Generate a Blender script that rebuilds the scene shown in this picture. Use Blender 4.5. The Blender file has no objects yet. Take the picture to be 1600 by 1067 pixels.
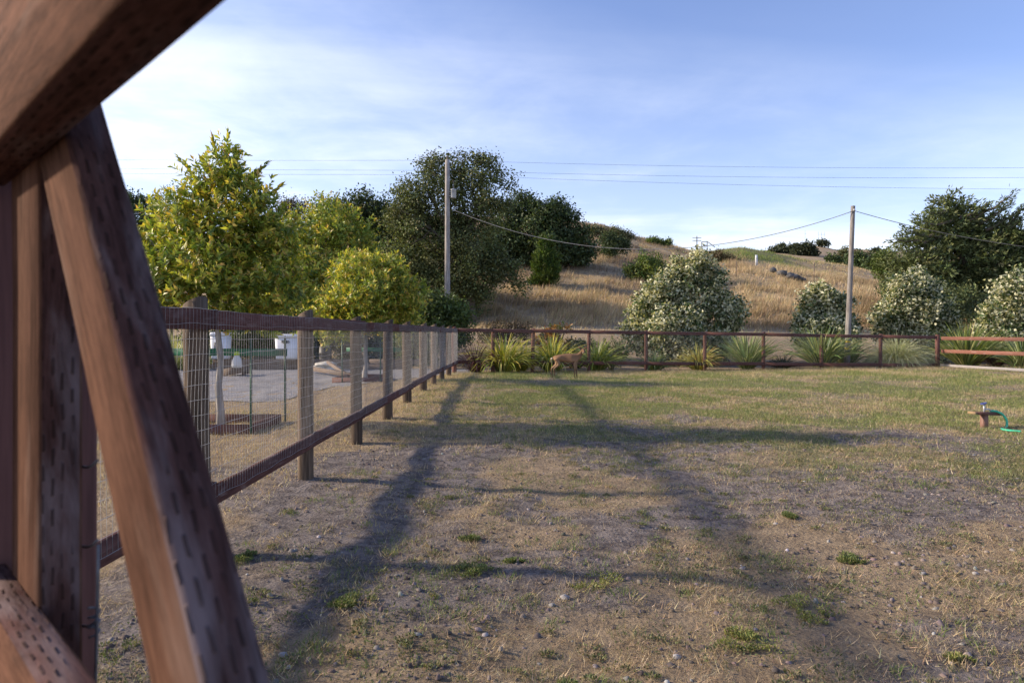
import bpy, math
import numpy as np

rng = np.random.default_rng(7)
R = math.radians
scene = bpy.context.scene
COL = scene.collection
F = 1067.0                 # focal length of the view in photo pixels (24 mm on 36 mm, 1600 px wide)
EYE = 1.57                 # camera height
HZ = 522.0                 # photo row of the horizon

# ------------------------------------------------------------------ camera
cam_d = bpy.data.cameras.new('camera')
cam = bpy.data.objects.new('camera', cam_d)
COL.objects.link(cam)
cam.location = (0, 0, EYE)
cam.rotation_euler = (R(90), 0, 0)
cam_d.lens = 24
cam_d.sensor_width = 36
cam_d.shift_y = (HZ - 533.5) / 1600.0
cam_d.clip_start = 0.02
cam_d.clip_end = 9000
cam_d.dof.use_dof = True
cam_d.dof.focus_distance = 8.0
cam_d.dof.aperture_fstop = 8.0
scene.camera = cam

# ------------------------------------------------------------------ sky, sun, exposure
SUN = np.array([-1.0, 0.10, 1 / 2.25]); SUN /= np.linalg.norm(SUN)   # towards the sun
SUN_ELEV = math.asin(SUN[2])
world = bpy.data.worlds.new('World')
scene.world = world
world.use_nodes = True
wn = world.node_tree; wn.nodes.clear()
def N(tree, kind, **kw):
    n = tree.nodes.new(kind)
    for k, v in kw.items():
        if k.startswith('i_'):
            n.inputs[k[2:].replace('_', ' ')].default_value = v
        else:
            setattr(n, k, v)
    return n
def L(tree, a, b): tree.links.new(a, b)
def M(tree, op, a, b=None, c=None, clamp=False):
    n = tree.nodes.new('ShaderNodeMath'); n.operation = op; n.use_clamp = clamp
    for i, v in enumerate((a, b, c)):
        if v is None: continue
        if isinstance(v, (int, float)): n.inputs[i].default_value = v
        else: tree.links.new(v, n.inputs[i])
    return n.outputs[0]
def mixc(tree, f, a, b, mode='MIX'):
    n = tree.nodes.new('ShaderNodeMix'); n.data_type = 'RGBA'; n.blend_type = mode
    for s, v in ((n.inputs[0], f), (n.inputs[6], a), (n.inputs[7], b)):
        if isinstance(v, (int, float)): s.default_value = v
        elif isinstance(v, tuple): s.default_value = (*v, 1) if len(v) == 3 else v
        else: tree.links.new(v, s)
    return n.outputs[2]
def sstep(tree, x, lo, hi, a=0.0, b=1.0):
    n = tree.nodes.new('ShaderNodeMapRange'); n.interpolation_type = 'SMOOTHSTEP'
    tree.links.new(x, n.inputs[0])
    n.inputs[1].default_value = lo; n.inputs[2].default_value = hi
    n.inputs[3].default_value = a; n.inputs[4].default_value = b
    return n.outputs[0]

sky = N(wn, 'ShaderNodeTexSky', sky_type='NISHITA', sun_disc=False)
sky.sun_elevation = SUN_ELEV
sky.sun_rotation = math.atan2(SUN[0], SUN[1])
sky.altitude = 50; sky.air_density = 1.0; sky.dust_density = 0.6; sky.ozone_density = 1.6
tc = N(wn, 'ShaderNodeTexCoord')
sp = N(wn, 'ShaderNodeSeparateXYZ'); L(wn, tc.outputs['Generated'], sp.inputs[0])
zz = M(wn, 'ADD', M(wn, 'MAXIMUM', sp.outputs[2], 0.0), 0.10)
cb = N(wn, 'ShaderNodeCombineXYZ')
L(wn, M(wn, 'DIVIDE', sp.outputs[0], zz), cb.inputs[0]); L(wn, M(wn, 'DIVIDE', sp.outputs[1], zz), cb.inputs[1])
mp = N(wn, 'ShaderNodeMapping'); mp.inputs['Rotation'].default_value = (0, 0, R(-38)); mp.inputs['Scale'].default_value = (0.32, 1.0, 1)
L(wn, cb.outputs[0], mp.inputs[0])
n1 = N(wn, 'ShaderNodeTexNoise', i_Scale=0.55, i_Detail=9.0, i_Roughness=0.55, i_Distortion=0.5); L(wn, mp.outputs[0], n1.inputs['Vector'])
n2 = N(wn, 'ShaderNodeTexNoise', i_Scale=1.9, i_Detail=6.0, i_Roughness=0.6, i_Distortion=0.3); L(wn, cb.outputs[0], n2.inputs['Vector'])
bias = M(wn, 'SUBTRACT', M(wn, 'SUBTRACT', 1.32, M(wn, 'MULTIPLY', sp.outputs[2], 2.8)), M(wn, 'MULTIPLY', sp.outputs[0], 0.7))
bias = M(wn, 'MINIMUM', M(wn, 'MAXIMUM', bias, 0.03), 1.0)
wisp = sstep(wn, M(wn, 'ADD', M(wn, 'MULTIPLY', n1.outputs['Fac'], 0.75), M(wn, 'MULTIPLY', n2.outputs['Fac'], 0.25)), 0.38, 0.62)
cl = M(wn, 'MULTIPLY', M(wn, 'MULTIPLY_ADD', wisp, 0.80, 0.20), bias, clamp=True)
tint = mixc(wn, 1.0, sky.outputs[0], (1.03, 0.98, 1.20), 'MULTIPLY')
skyc = mixc(wn, cl, tint, (6.6, 6.8, 7.3))
bg = N(wn, 'ShaderNodeBackground'); bg.inputs['Strength'].default_value = 0.12
L(wn, skyc, bg.inputs[0])
wo = N(wn, 'ShaderNodeOutputWorld'); L(wn, bg.outputs[0], wo.inputs[0])

sd = bpy.data.lights.new('sun', 'SUN'); sd.energy = 4.1; sd.angle = R(3.0); sd.color = (1.0, 0.84, 0.64)
so = bpy.data.objects.new('sun', sd); COL.objects.link(so)
from mathutils import Vector
so.rotation_euler = Vector(SUN).to_track_quat('Z', 'Y').to_euler()
so.location = (-40, 0, 40)

vs = scene.view_settings
vs.view_transform = 'Standard'; vs.look = 'None'; vs.gamma = 1; vs.use_curve_mapping = False
vs.exposure = 0.8
scene.cycles.max_bounces = 6
scene.cycles.diffuse_bounces = 3
scene.cycles.transparent_max_bounces = 8

# ------------------------------------------------------------------ numeric helpers
_T = np.random.default_rng(3).random((256, 256))
def vnoise(x, y, seed=0):
    x = np.asarray(x, float) + seed * 17.31; y = np.asarray(y, float) + seed * 9.77
    ix = np.floor(x).astype(int); iy = np.floor(y).astype(int)
    fx = x - ix; fy = y - iy
    fx = fx * fx * (3 - 2 * fx); fy = fy * fy * (3 - 2 * fy)
    a = _T[ix % 256, iy % 256]; b = _T[(ix + 1) % 256, iy % 256]
    c = _T[ix % 256, (iy + 1) % 256]; d = _T[(ix + 1) % 256, (iy + 1) % 256]
    return (a * (1 - fx) + b * fx) * (1 - fy) + (c * (1 - fx) + d * fx) * fy
def fbm(x, y, seed=0, octv=4):
    s = 0; a = 0.5; t = 0
    for k in range(octv):
        s = s + a * vnoise(np.asarray(x) * 2 ** k, np.asarray(y) * 2 ** k, seed + k * 3); t += a; a *= 0.5
    return s / t
def smooth(x, lo, hi):
    t = np.clip((np.asarray(x, float) - lo) / (hi - lo), 0, 1)
    return t * t * (3 - 2 * t)
def unit(v):
    return v / np.maximum(np.linalg.norm(v, axis=-1, keepdims=True), 1e-9)
def sphere_dirs(n):
    return unit(rng.normal(size=(n, 3)))

# ------------------------------------------------------------------ terrain height
PXK = np.array([-200, 200, 500, 700, 860, 940, 1000, 1040, 1075, 1110, 1160, 1200, 1260, 1300, 1340, 1380, 1440, 1600, 1900.])
SK1 = np.array([400, 385, 352, 338, 343, 353, 372, 380, 390, 391, 385, 394, 409, 414, 421, 431, 448, 470, 480.])
PX2 = np.array([-200, 900, 1150, 1190, 1215, 1250, 1280, 1295, 1312, 1340, 1375, 1420, 1600, 1900.])
SK2 = np.array([410, 405, 398, 392, 388.5, 386, 384, 387, 392, 389, 391, 394, 400, 400.])
def height(X, Y, fine=True):
    X = np.asarray(X, float); Y = np.asarray(Y, float)
    flat = (0.15 * np.exp(-((Y - 19) / 5.5) ** 2 - ((X + 2.5) / 5) ** 2)
            - 0.10 * np.exp(-((Y - 6) / 4) ** 2 - ((X - 0.6) / 2.6) ** 2)
            + 0.10 * smooth(X, 8, 18) * smooth(Y, 18, 29))
    Ys = np.maximum(Y, 30.0)
    px = 800 + F * X / Ys
    s1 = np.interp(px, PXK, SK1); s2 = np.interp(px, PX2, SK2)
    # image row of the ground seen along this bearing at growing distance
    def z_of(row, d): return (HZ - row) * d / F + EYE
    kn = [34, 52, 66, 88, 112, 150, 230, 330, 500, 800, 2500]
    foot = np.interp(px, [300, 700, 900, 1200, 1450, 1700], [512, 508, 508, 511, 516, 518])
    rows = [HZ + F * (EYE - 0.05) / 34 + 0 * px, foot, foot + (s1 - foot) * 0.36, foot + (s1 - foot) * 0.74, s1,
            s1 + 9, np.maximum(s1 + 22, 408), np.maximum(s1 + 8, 403), s2, s2 + 16, 512 + 0 * px]
    zs = np.stack([z_of(r, k) for r, k in zip(rows, kn)])
    kn = np.array(kn, float)
    i = np.clip(np.searchsorted(kn, Ys) - 1, 0, len(kn) - 2)
    t = np.clip((Ys - kn[i]) / (kn[i + 1] - kn[i]), 0, 1)
    sh = zs.shape[1:]
    z0 = np.take_along_axis(zs, i[None], 0)[0]; z1 = np.take_along_axis(zs, (i + 1)[None], 0)[0]
    far = z0 + (z1 - z0) * t
    w = smooth(Y, 33, 36)
    z = flat * (1 - w) + far * w
    hillw = smooth(Y, 44, 60)
    z = z + hillw * (fbm(X * 0.09, Y * 0.09, 5) - 0.5) * 1.4 * np.clip(1 - Y / 400, 0, 1)
    if fine:
        nf = 1 - smooth(Y, 24, 36)
        z = z + nf * ((fbm(X * 0.8, Y * 0.8, 11, 3) - 0.5) * 0.09 + (fbm(X * 3.5, Y * 3.5, 21, 3) - 0.5) * 0.07)
    return z
def H(x, y): return float(height(np.array([x]), np.array([y]))[0])
def at(px, py, Y):            # point of the place seen at a photo pixel, Y metres ahead
    return np.array([(px - 800) * Y / F, Y, EYE + (HZ - py) * Y / F])

# ------------------------------------------------------------------ mesh and object helpers
def base_of(o):
    v = np.zeros(3)
    while o is not None:
        v += np.array(o.location); o = o.parent
    return v
def mk(name, V, Fa, mat, parent=None, col=None, uv=None, smooth_sh=False, kind=None, mats=None, midx=None):
    V = np.asarray(V, np.float32)
    me = bpy.data.meshes.new(name)
    arrs = Fa if isinstance(Fa, list) else [Fa]
    arrs = [np.asarray(a, np.int32) for a in arrs if len(a)]
    nl = sum(a.size for a in arrs); nf = sum(len(a) for a in arrs)
    off = base_of(parent) if parent is not None else np.zeros(3)
    me.vertices.add(len(V)); me.vertices.foreach_set('co', (V - off).astype(np.float32).ravel())
    me.loops.add(nl); me.polygons.add(nf)
    me.loops.foreach_set('vertex_index', np.concatenate([a.ravel() for a in arrs]))
    tot = np.concatenate([np.full(len(a), a.shape[1], np.int32) for a in arrs])
    start = np.concatenate([[0], np.cumsum(tot)[:-1]]).astype(np.int32)
    me.polygons.foreach_set('loop_start', start)
    if smooth_sh: me.polygons.foreach_set('use_smooth', np.ones(nf, bool))
    if uv is not None:
        u = me.uv_layers.new(name='UVMap'); u.data.foreach_set('uv', np.asarray(uv, np.float32).ravel())
    if col is not None:
        c = np.ones((len(V), 4), np.float32); c[:, :3] = col
        a = me.color_attributes.new('tint', 'FLOAT_COLOR', 'POINT'); a.data.foreach_set('color', c.ravel())
    for m in (mats or [mat]): me.materials.append(m)
    if midx is not None: me.polygons.foreach_set('material_index', np.asarray(midx, np.int32))
    me.update(calc_edges=True)
    me.validate()
    o = bpy.data.objects.new(name, me); COL.objects.link(o)
    if parent is not None: o.parent = parent
    if kind: o['kind'] = kind
    return o
def tag(o, label, cat, group=None):
    o['label'] = label; o['category'] = cat
    if group: o['group'] = group
    return o
def thing(name, loc, label, cat, group=None):
    o = bpy.data.objects.new(name, None); o.empty_display_size = 0.2
    COL.objects.link(o); o.location = [float(v) for v in loc]
    return tag(o, label, cat, group)

class Geo:                    # gathers several shapes into one mesh
    def __init__(s): s.V = []; s.Q = []; s.T = []; s.n = 0; s.C = []
    def add(s, V, q=None, t=None, col=None):
        V = np.asarray(V, float)
        if q is not None and len(q): s.Q.append(np.asarray(q) + s.n)
        if t is not None and len(t): s.T.append(np.asarray(t) + s.n)
        s.V.append(V); s.n += len(V)
        if col is not None: s.C.append(np.broadcast_to(np.asarray(col, float), (len(V), 3)))
    def build(s, name, mat, parent=None, **kw):
        fa = []
        if s.Q: fa.append(np.concatenate(s.Q))
        if s.T: fa.append(np.concatenate(s.T))
        return mk(name, np.concatenate(s.V), fa, mat, parent, col=np.concatenate(s.C) if s.C else None, **kw)

def tube_arr(P, r, sides=6, cap=True, squash=None):
    P = np.asarray(P, float); n = len(P); r = np.broadcast_to(np.asarray(r, float), (n,))
    T = np.gradient(P, axis=0); T = unit(T)
    ref = np.array([0, 0, 1.0]) if abs(T[0, 2]) < 0.9 else np.array([1.0, 0, 0])
    A = unit(np.cross(T, ref)); B = np.cross(T, A)
    ang = np.arange(sides) * 2 * math.pi / sides
    V = P[:, None] + r[:, None, None] * (np.cos(ang)[None, :, None] * A[:, None] + np.sin(ang)[None, :, None] * B[:, None])
    V = V.reshape(-1, 3)
    i = np.arange(n - 1)[:, None] * sides; j = np.arange(sides)[None]; k = (j + 1) % sides
    q = np.stack([i + j, i + k, i + sides + k, i + sides + j], -1).reshape(-1, 4)
    t = None
    if cap:
        V = np.concatenate([V, P[:1], P[-1:]]); c0 = n * sides; c1 = c0 + 1
        jj = np.arange(sides); kk = (jj + 1) % sides; e = (n - 1) * sides
        t = np.concatenate([np.stack([np.full(sides, c0), kk, jj], -1), np.stack([np.full(sides, c1), e + jj, e + kk], -1)])
    return V, q, t
def tube(name, P, r, mat, parent=None, sides=8, **kw):
    g = Geo(); g.add(*tube_arr(P, r, sides)); return g.build(name, mat, parent, smooth_sh=True, **kw)

def board(name, A, B, w, h, mat, parent=None, up=(0, 0, 1), ch=0.004, seg=1, wob=0.0, mat2=None, f2=(2, 6)):
    """a board from A to B, w wide across, h tall along up, chamfered edges, UV in metres (u along it)"""
    A = np.asarray(A, float); B = np.asarray(B, float); d = B - A; Ln = np.linalg.norm(d); d /= Ln
    up = np.asarray(up, float); up = unit(up - d * np.dot(up, d)); s = np.cross(d, up)
    w2, h2 = w / 2, h / 2; c = min(ch, w2 * 0.45, h2 * 0.45)
    sec = np.array([(w2, -h2 + c), (w2, h2 - c), (w2 - c, h2), (-w2 + c, h2), (-w2, h2 - c), (-w2, -h2 + c), (-w2 + c, -h2), (w2 - c, -h2)])
    per = np.concatenate([[0], np.cumsum(np.linalg.norm(np.diff(np.vstack([sec, sec[:1]]), axis=0), axis=1))])
    ts = np.linspace(0, 1, seg + 1)
    V = []; 
    for t in ts:
        off = (rng.normal(size=2) * wob) if 0 < t < 1 else np.zeros(2)
        V.append(A + d * Ln * t + (sec[:, :1] + off[0]) * s + (sec[:, 1:] + off[1]) * up)
    V = np.concatenate(V); q = []; uv = []
    vo = rng.random() * 3; uo = rng.random() * 7
    for k in range(seg):
        for j in range(8):
            j2 = (j + 1) % 8
            q.append((k * 8 + j, k * 8 + j2, k * 8 + 8 + j2, k * 8 + 8 + j))
            u0, u1 = ts[k] * Ln + uo, ts[k + 1] * Ln + uo; v0, v1 = per[j] + vo, per[j + 1] + vo
            uv += [(u0, v0), (u0, v1), (u1, v1), (u1, v0)]
    e = seg * 8
    n4 = len(q)
    caps = [tuple(range(7, -1, -1)), tuple(range(e, e + 8))]
    for cidx in caps:
        for i in cidx:
            x, y = sec[i % 8]; uv.append((x * 0.2 + uo, y + vo))
    mi = [1 if (mat2 and j in f2) else 0 for k in range(seg) for j in range(8)] + [0, 0]
    return mk(name, V, [np.array(q), np.array(caps)], mat, parent, uv=uv, mats=[mat, mat2] if mat2 else None, midx=mi if mat2 else None)

def box_arr(c, s, rotz=0.0):
    c = np.asarray(c, float); s = np.asarray(s, float) / 2
    V = np.array([(x, y, z) for x in (-1, 1) for y in (-1, 1) for z in (-1, 1)], float) * s
    cr, sr = math.cos(rotz), math.sin(rotz)
    V = np.stack([V[:, 0] * cr - V[:, 1] * sr, V[:, 0] * sr + V[:, 1] * cr, V[:, 2]], -1) + c
    q = np.array([(0, 1, 3, 2), (4, 6, 7, 5), (0, 4, 5, 1), (2, 3, 7, 6), (0, 2, 6, 4), (1, 5, 7, 3)])
    return V, q
def lathe_arr(c, prof, sides=16):
    c = np.asarray(c, float)
    P = np.array([(c[0], c[1], c[2] + z) for r, z in prof]); r = [max(a, 1e-4) for a, z in prof]
    ang = np.arange(sides) * 2 * math.pi / sides
    V = P[:, None] + np.array(r)[:, None, None] * np.stack([np.cos(ang), np.sin(ang), 0 * ang], -1)[None]
    n = len(prof); i = np.arange(n - 1)[:, None] * sides; j = np.arange(sides)[None]; k = (j + 1) % sides
    return V.reshape(-1, 3), np.stack([i + j, i + k, i + sides + k, i + sides + j], -1).reshape(-1, 4)

# leaves: folded rhombs, two triangles each
def leaves_arr(P, D, Nn, Ls, Ws, fold=0.25, droop=0.0):
    D = unit(D); S = unit(np.cross(D, Nn)); Nn = np.cross(S, D)
    Ls = Ls[:, None]; Ws = Ws[:, None]
    mid = P + D * Ls * 0.45 - Nn * Ls * droop * 0.3
    a = P; b = mid + S * Ws * 0.5 + Nn * Ws * fold; c = P + D * Ls - Nn * Ls * droop; d = mid - S * Ws * 0.5 + Nn * Ws * fold
    V = np.stack([a, b, c, d], 1).reshape(-1, 3)
    i = np.arange(len(P))[:, None] * 4
    T = np.concatenate([i + np.array([[0, 1, 2]]), i + np.array([[0, 2, 3]])], 1).reshape(-1, 3)
    return V, T
def blades_arr(P, D, Ls, Ws, lean, seg3=True):
    """thin grass blades from P, leaning along horizontal direction D by lean (0 upright .. 1 flat)"""
    D = unit(np.concatenate([D, np.zeros((len(D), 1))], 1)); S = np.stack([-D[:, 1], D[:, 0], np.zeros(len(D))], -1)
    rot = rng.random(len(P)) * 6.28
    S = S * np.cos(rot)[:, None] + D * np.sin(rot)[:, None]
    Ls = Ls[:, None]; Ws = Ws[:, None]; lean = lean[:, None]; U = np.array([[0, 0, 1.0]])
    upv = np.sqrt(np.maximum(1 - lean ** 2, 0.0))
    tip = P + D * Ls * lean + U * Ls * upv
    if not seg3:
        V = np.stack([P - S * Ws / 2, P + S * Ws / 2, tip], 1).reshape(-1, 3)
        T = np.arange(len(P) * 3).reshape(-1, 3)
        return V, T, 3
    mid = P + D * Ls * lean * 0.35 + U * Ls * (upv * 0.62 + 0.05)
    V = np.stack([P - S * Ws / 2, P + S * Ws / 2, mid - S * Ws * 0.4, mid + S * Ws * 0.4, tip], 1).reshape(-1, 3)
    i = np.arange(len(P))[:, None] * 5
    T = np.concatenate([i + np.array([[0, 1, 3]]), i + np.array([[0, 3, 2]]), i + np.array([[2, 3, 4]])], 1).reshape(-1, 3)
    return V, T, 5
def pick_cols(n, pal, wts, jit=0.18):
    pal = np.array(pal, float); wts = np.array(wts, float); wts /= wts.sum()
    c = pal[rng.choice(len(pal), n, p=wts)]
    return c * (1 + rng.normal(size=(n, 1)) * jit).clip(0.4, 1.7) * (1 + rng.normal(size=(n, 3)) * 0.05)

# ------------------------------------------------------------------ materials
def pmat(name, color=(0.5, 0.5, 0.5), rough=0.7, metal=0.0, spec=0.3):
    m = bpy.data.materials.new(name); m.use_nodes = True
    b = m.node_tree.nodes['Principled BSDF']
    b.inputs['Base Color'].default_value = (*color, 1); b.inputs['Roughness'].default_value = rough
    b.inputs['Metallic'].default_value = metal; b.inputs['Specular IOR Level'].default_value = spec
    return m, m.node_tree, b
def bump(t, b, h, strength=0.5, dist=0.01):
    n = t.nodes.new('ShaderNodeBump'); n.inputs['Strength'].default_value = strength; n.inputs['Distance'].default_value = dist
    t.links.new(h, n.inputs['Height']); t.links.new(n.outputs[0], b.inputs['Normal'])
def noisy(name, c1, c2, scale=8, rough=0.7, metal=0.0, bmp=0.3, spec=0.3, dist=0.005):
    m, t, b = pmat(name, c1, rough, metal, spec)
    co = N(t, 'ShaderNodeTexCoord'); n = N(t, 'ShaderNodeTexNoise', i_Scale=scale, i_Detail=6.0, i_Roughness=0.6)
    L(t, co.outputs['Object'], n.inputs['Vector'])
    L(t, mixc(t, sstep(t, n.outputs['Fac'], 0.3, 0.7), c1, c2), b.inputs['Base Color'])
    if bmp: bump(t, b, n.outputs['Fac'], bmp, dist)
    return m
def leafmat(name, trans=0.3, rough=0.5, spec=0.35):
    m, t, b = pmat(name, (0.1, 0.1, 0.1), rough, 0, spec)
    a = N(t, 'ShaderNodeAttribute', attribute_name='tint'); L(t, a.outputs['Color'], b.inputs['Base Color'])
    tr = N(t, 'ShaderNodeBsdfTranslucent')
    L(t, mixc(t, 1.0, a.outputs['Color'], (1.25, 1.2, 0.55), 'MULTIPLY'), tr.inputs[0])
    mx = N(t, 'ShaderNodeMixShader'); mx.inputs[0].default_value = trans
    out = [n for n in t.nodes if n.type == 'OUTPUT_MATERIAL'][0]
    L(t, b.outputs[0], mx.inputs[1]); L(t, tr.outputs[0], mx.inputs[2]); L(t, mx.outputs[0], out.inputs[0])
    return m
def wood(name, dark, light, incise=0.0, grain=1.0, rough=0.75, var=0.25, weather=0.0, wcol=(0.3, 0.28, 0.27), specks=False, fine=False):
    """sawn lumber: grain runs along u; optional rows of treatment incisions and weathered grey patches"""
    m, t, b = pmat(name, light, 0.95 if fine else rough, 0, 0.04 if fine else 0.2)
    uv = N(t, 'ShaderNodeUVMap', uv_map='UVMap')
    s = N(t, 'ShaderNodeSeparateXYZ'); L(t, uv.outputs[0], s.inputs[0])
    def gn(su, sv, det=6.0, dis=0.0):
        mpn = N(t, 'ShaderNodeMapping'); mpn.inputs['Scale'].default_value = (su, sv, 1); L(t, uv.outputs[0], mpn.inputs[0])
        n = N(t, 'ShaderNodeTexNoise', i_Scale=1.0, i_Detail=det, i_Roughness=0.6, i_Distortion=dis); L(t, mpn.outputs[0], n.inputs['Vector'])
        return n.outputs['Fac']
    g1 = gn(2.2 * grain, 55 * grain, 8.0, 0.4); g2 = gn(1.3, 9, 5.0, 1.0); g3 = gn(9, 160, 4.0)
    if fine: g1 = gn(9, 120, 10.0, 0.8); g2 = gn(4, 26, 8.0, 1.6); g3 = gn(60, 420, 6.0)
    oi = N(t, 'ShaderNodeObjectInfo')
    g4 = gn(5.0, 5.5, 6.0, 0.8)
    f = M(t, 'ADD', M(t, 'MULTIPLY', M(t, 'ADD', M(t, 'MULTIPLY', g1, 0.7), M(t, 'MULTIPLY', g4, 0.3)), 0.55), M(t, 'ADD', M(t, 'MULTIPLY', g2, 0.35), M(t, 'MULTIPLY', g3, 0.25)))
    c = mixc(t, sstep(t, f, 0.38, 0.78), dark, light)
    k = M(t, 'MULTIPLY_ADD', oi.outputs['Random'], var, 1 - var / 2)
    cbn = N(t, 'ShaderNodeCombineXYZ')
    for q in range(3): L(t, k, cbn.inputs[q])
    c = mixc(t, 1.0, c, cbn.outputs[0], 'MULTIPLY')
    hgt = f
    if weather:
        w = sstep(t, gn(3.0, 14, 7.0, 0.5), 0.62 - weather * 0.25, 0.85 - weather * 0.25)
        c = mixc(t, M(t, 'MULTIPLY', w, 0.75), c, wcol)
    if incise:
        row = M(t, 'MULTIPLY', M(t, 'ADD', s.outputs[1], M(t, 'MULTIPLY', gn(14, 14, 2.0), 0.006)), 1 / 0.0085)
        rid = M(t, 'FLOOR', row); rf = M(t, 'SUBTRACT', row, rid)
        ju = M(t, 'MULTIPLY', M(t, 'MODULO', rid, 2.0), 0.5)
        wv = M(t, 'MULTIPLY', M(t, 'SUBTRACT', gn(30, 60, 2.0), 0.5), 0.5)
        ul = M(t, 'FRACT', M(t, 'ADD', M(t, 'ADD', M(t, 'MULTIPLY', s.outputs[0], 1 / 0.030), ju), wv))
        inr = M(t, 'MULTIPLY', sstep(t, M(t, 'ABSOLUTE', M(t, 'SUBTRACT', rf, 0.5)), 0.20, 0.10), sstep(t, M(t, 'ABSOLUTE', M(t, 'SUBTRACT', ul, 0.5)), 0.31, 0.22))
        inr = M(t, 'MULTIPLY', inr, sstep(t, gn(7, 45, 3.0), 0.42, 0.55))
        c = mixc(t, M(t, 'MULTIPLY', inr, 0.8 * incise), c, (0.02, 0.012, 0.010))
        hgt = M(t, 'SUBTRACT', f, M(t, 'MULTIPLY', inr, 1.6))
    if specks:                                  # a few chalky droppings
        vo = N(t, 'ShaderNodeTexVoronoi', i_Scale=9.0); L(t, uv.outputs[0], vo.inputs['Vector'])
        sc_ = N(t, 'ShaderNodeSeparateColor'); L(t, vo.outputs['Color'], sc_.inputs[0])
        dd = M(t, 'ADD', vo.outputs['Distance'], M(t, 'MULTIPLY', gn(60, 60, 3.0), 0.05))
        c = mixc(t, M(t, 'MULTIPLY', sstep(t, dd, 0.085, 0.06), M(t, 'GREATER_THAN', sc_.outputs[0], 0.55)), c, (0.52, 0.50, 0.50))
    L(t, c, b.inputs['Base Color'])
    bump(t, b, hgt, 0.55, 0.004)
    return m

M_gate_shaded = wood('stained_redwood_shaded', (0.028, 0.014, 0.012), (0.115, 0.058, 0.050), incise=0.8, weather=0.65, wcol=(0.21, 0.165, 0.165), fine=True, specks=True)  # incised sides of the gate lumber, shade of the unlit sides mixed into the colour
M_gate_lit = wood('planed_redwood_lit', (0.036, 0.017, 0.011), (0.150, 0.075, 0.049), incise=0.0, weather=0.45, wcol=(0.18, 0.115, 0.088), fine=True)  # same lumber in a lighter copy, toned as the sunlit wide faces
M_rail = wood('weathered_red_rail', (0.065, 0.032, 0.028), (0.17, 0.085, 0.073), weather=0.4, wcol=(0.22, 0.165, 0.155), fine=True)
M_rail_back = wood('dark_red_rail', (0.07, 0.03, 0.024), (0.16, 0.07, 0.055), weather=0.25, wcol=(0.22, 0.15, 0.14))
M_newrail = wood('fresh_red_board', (0.13, 0.058, 0.042), (0.25, 0.115, 0.085), weather=0.3)
M_greyboard = wood('silver_weathered_board', (0.19, 0.175, 0.17), (0.36, 0.335, 0.325))
M_planter = wood('planter_redwood', (0.09, 0.042, 0.034), (0.20, 0.10, 0.08), weather=0.2)
M_timber = wood('brown_timber', (0.10, 0.07, 0.05), (0.24, 0.18, 0.14), weather=0.3)

def postmat(name, dark, light):
    m, t, b = pmat(name, light, 0.85, 0, 0.2)
    co = N(t, 'ShaderNodeTexCoord')
    mpn = N(t, 'ShaderNodeMapping'); mpn.inputs['Scale'].default_value = (38, 38, 1.6); L(t, co.outputs['Object'], mpn.inputs[0])
    n = N(t, 'ShaderNodeTexNoise', i_Scale=1.0, i_Detail=7.0, i_Roughness=0.65, i_Distortion=0.3); L(t, mpn.outputs[0], n.inputs['Vector'])
    n2_ = N(t, 'ShaderNodeTexNoise', i_Scale=2.5, i_Detail=4.0); L(t, co.outputs['Object'], n2_.inputs['Vector'])
    oi = N(t, 'ShaderNodeObjectInfo')
    c = mixc(t, sstep(t, n.outputs['Fac'], 0.32, 0.68), dark, light)
    k = M(t, 'MULTIPLY', M(t, 'MULTIPLY_ADD', oi.outputs['Random'], 0.5, 0.72), M(t, 'MULTIPLY_ADD', n2_.outputs['Fac'], 0.6, 0.7))
    cbn = N(t, 'ShaderNodeCombineXYZ')
    for q in range(3): L(t, k, cbn.inputs[q])
    L(t, mixc(t, 1.0, c, cbn.outputs[0], 'MULTIPLY'), b.inputs['Base Color'])
    bump(t, b, n.outputs['Fac'], 0.7, 0.006)
    return m
M_post = postmat('round_brown_post', (0.045, 0.032, 0.023), (0.17, 0.122, 0.085))
M_redpost = postmat('dark_red_post', (0.075, 0.036, 0.028), (0.19, 0.095, 0.072))
M_pole = postmat('grey_utility_pole', (0.13, 0.115, 0.105), (0.36, 0.33, 0.305))
M_bark = postmat('grey_brown_bark', (0.06, 0.05, 0.04), (0.19, 0.16, 0.13))
M_palebark = postmat('pale_bark', (0.24, 0.215, 0.19), (0.50, 0.46, 0.41))
M_wire = noisy('galvanised_wire', (0.42, 0.41, 0.40), (0.27, 0.26, 0.25), 20, 0.5, 0.1, 0)
M_oldwire = noisy('dull_old_wire', (0.15, 0.155, 0.17), (0.10, 0.09, 0.085), 40, 0.5, 0.2, 0)
M_cable = noisy('black_cable', (0.10, 0.10, 0.105), (0.07, 0.07, 0.07), 3, 0.6, 0, 0)
M_palecable = noisy('bare_grey_cable', (0.34, 0.33, 0.31), (0.25, 0.24, 0.23), 3, 0.5, 0.3, 0)
M_steel = noisy('grey_painted_steel', (0.45, 0.47, 0.49), (0.36, 0.38, 0.40), 6, 0.4, 0.2, 0)
M_white = noisy('white_plastic', (0.72, 0.73, 0.75), (0.60, 0.61, 0.62), 3, 0.45, 0, 0.05)
M_black = noisy('black_plastic', (0.02, 0.02, 0.025), (0.035, 0.035, 0.04), 5, 0.5, 0, 0)
M_tpost = noisy('green_painted_steel', (0.02, 0.065, 0.05), (0.035, 0.09, 0.065), 10, 0.5, 0.1, 0.1)
M_green = noisy('green_painted_board', (0.02, 0.13, 0.075), (0.035, 0.18, 0.10), 7, 0.55, 0, 0.1)
M_hose = noisy('mint_green_hose', (0.06, 0.52, 0.30), (0.05, 0.42, 0.25), 12, 0.4, 0, 0)
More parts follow.
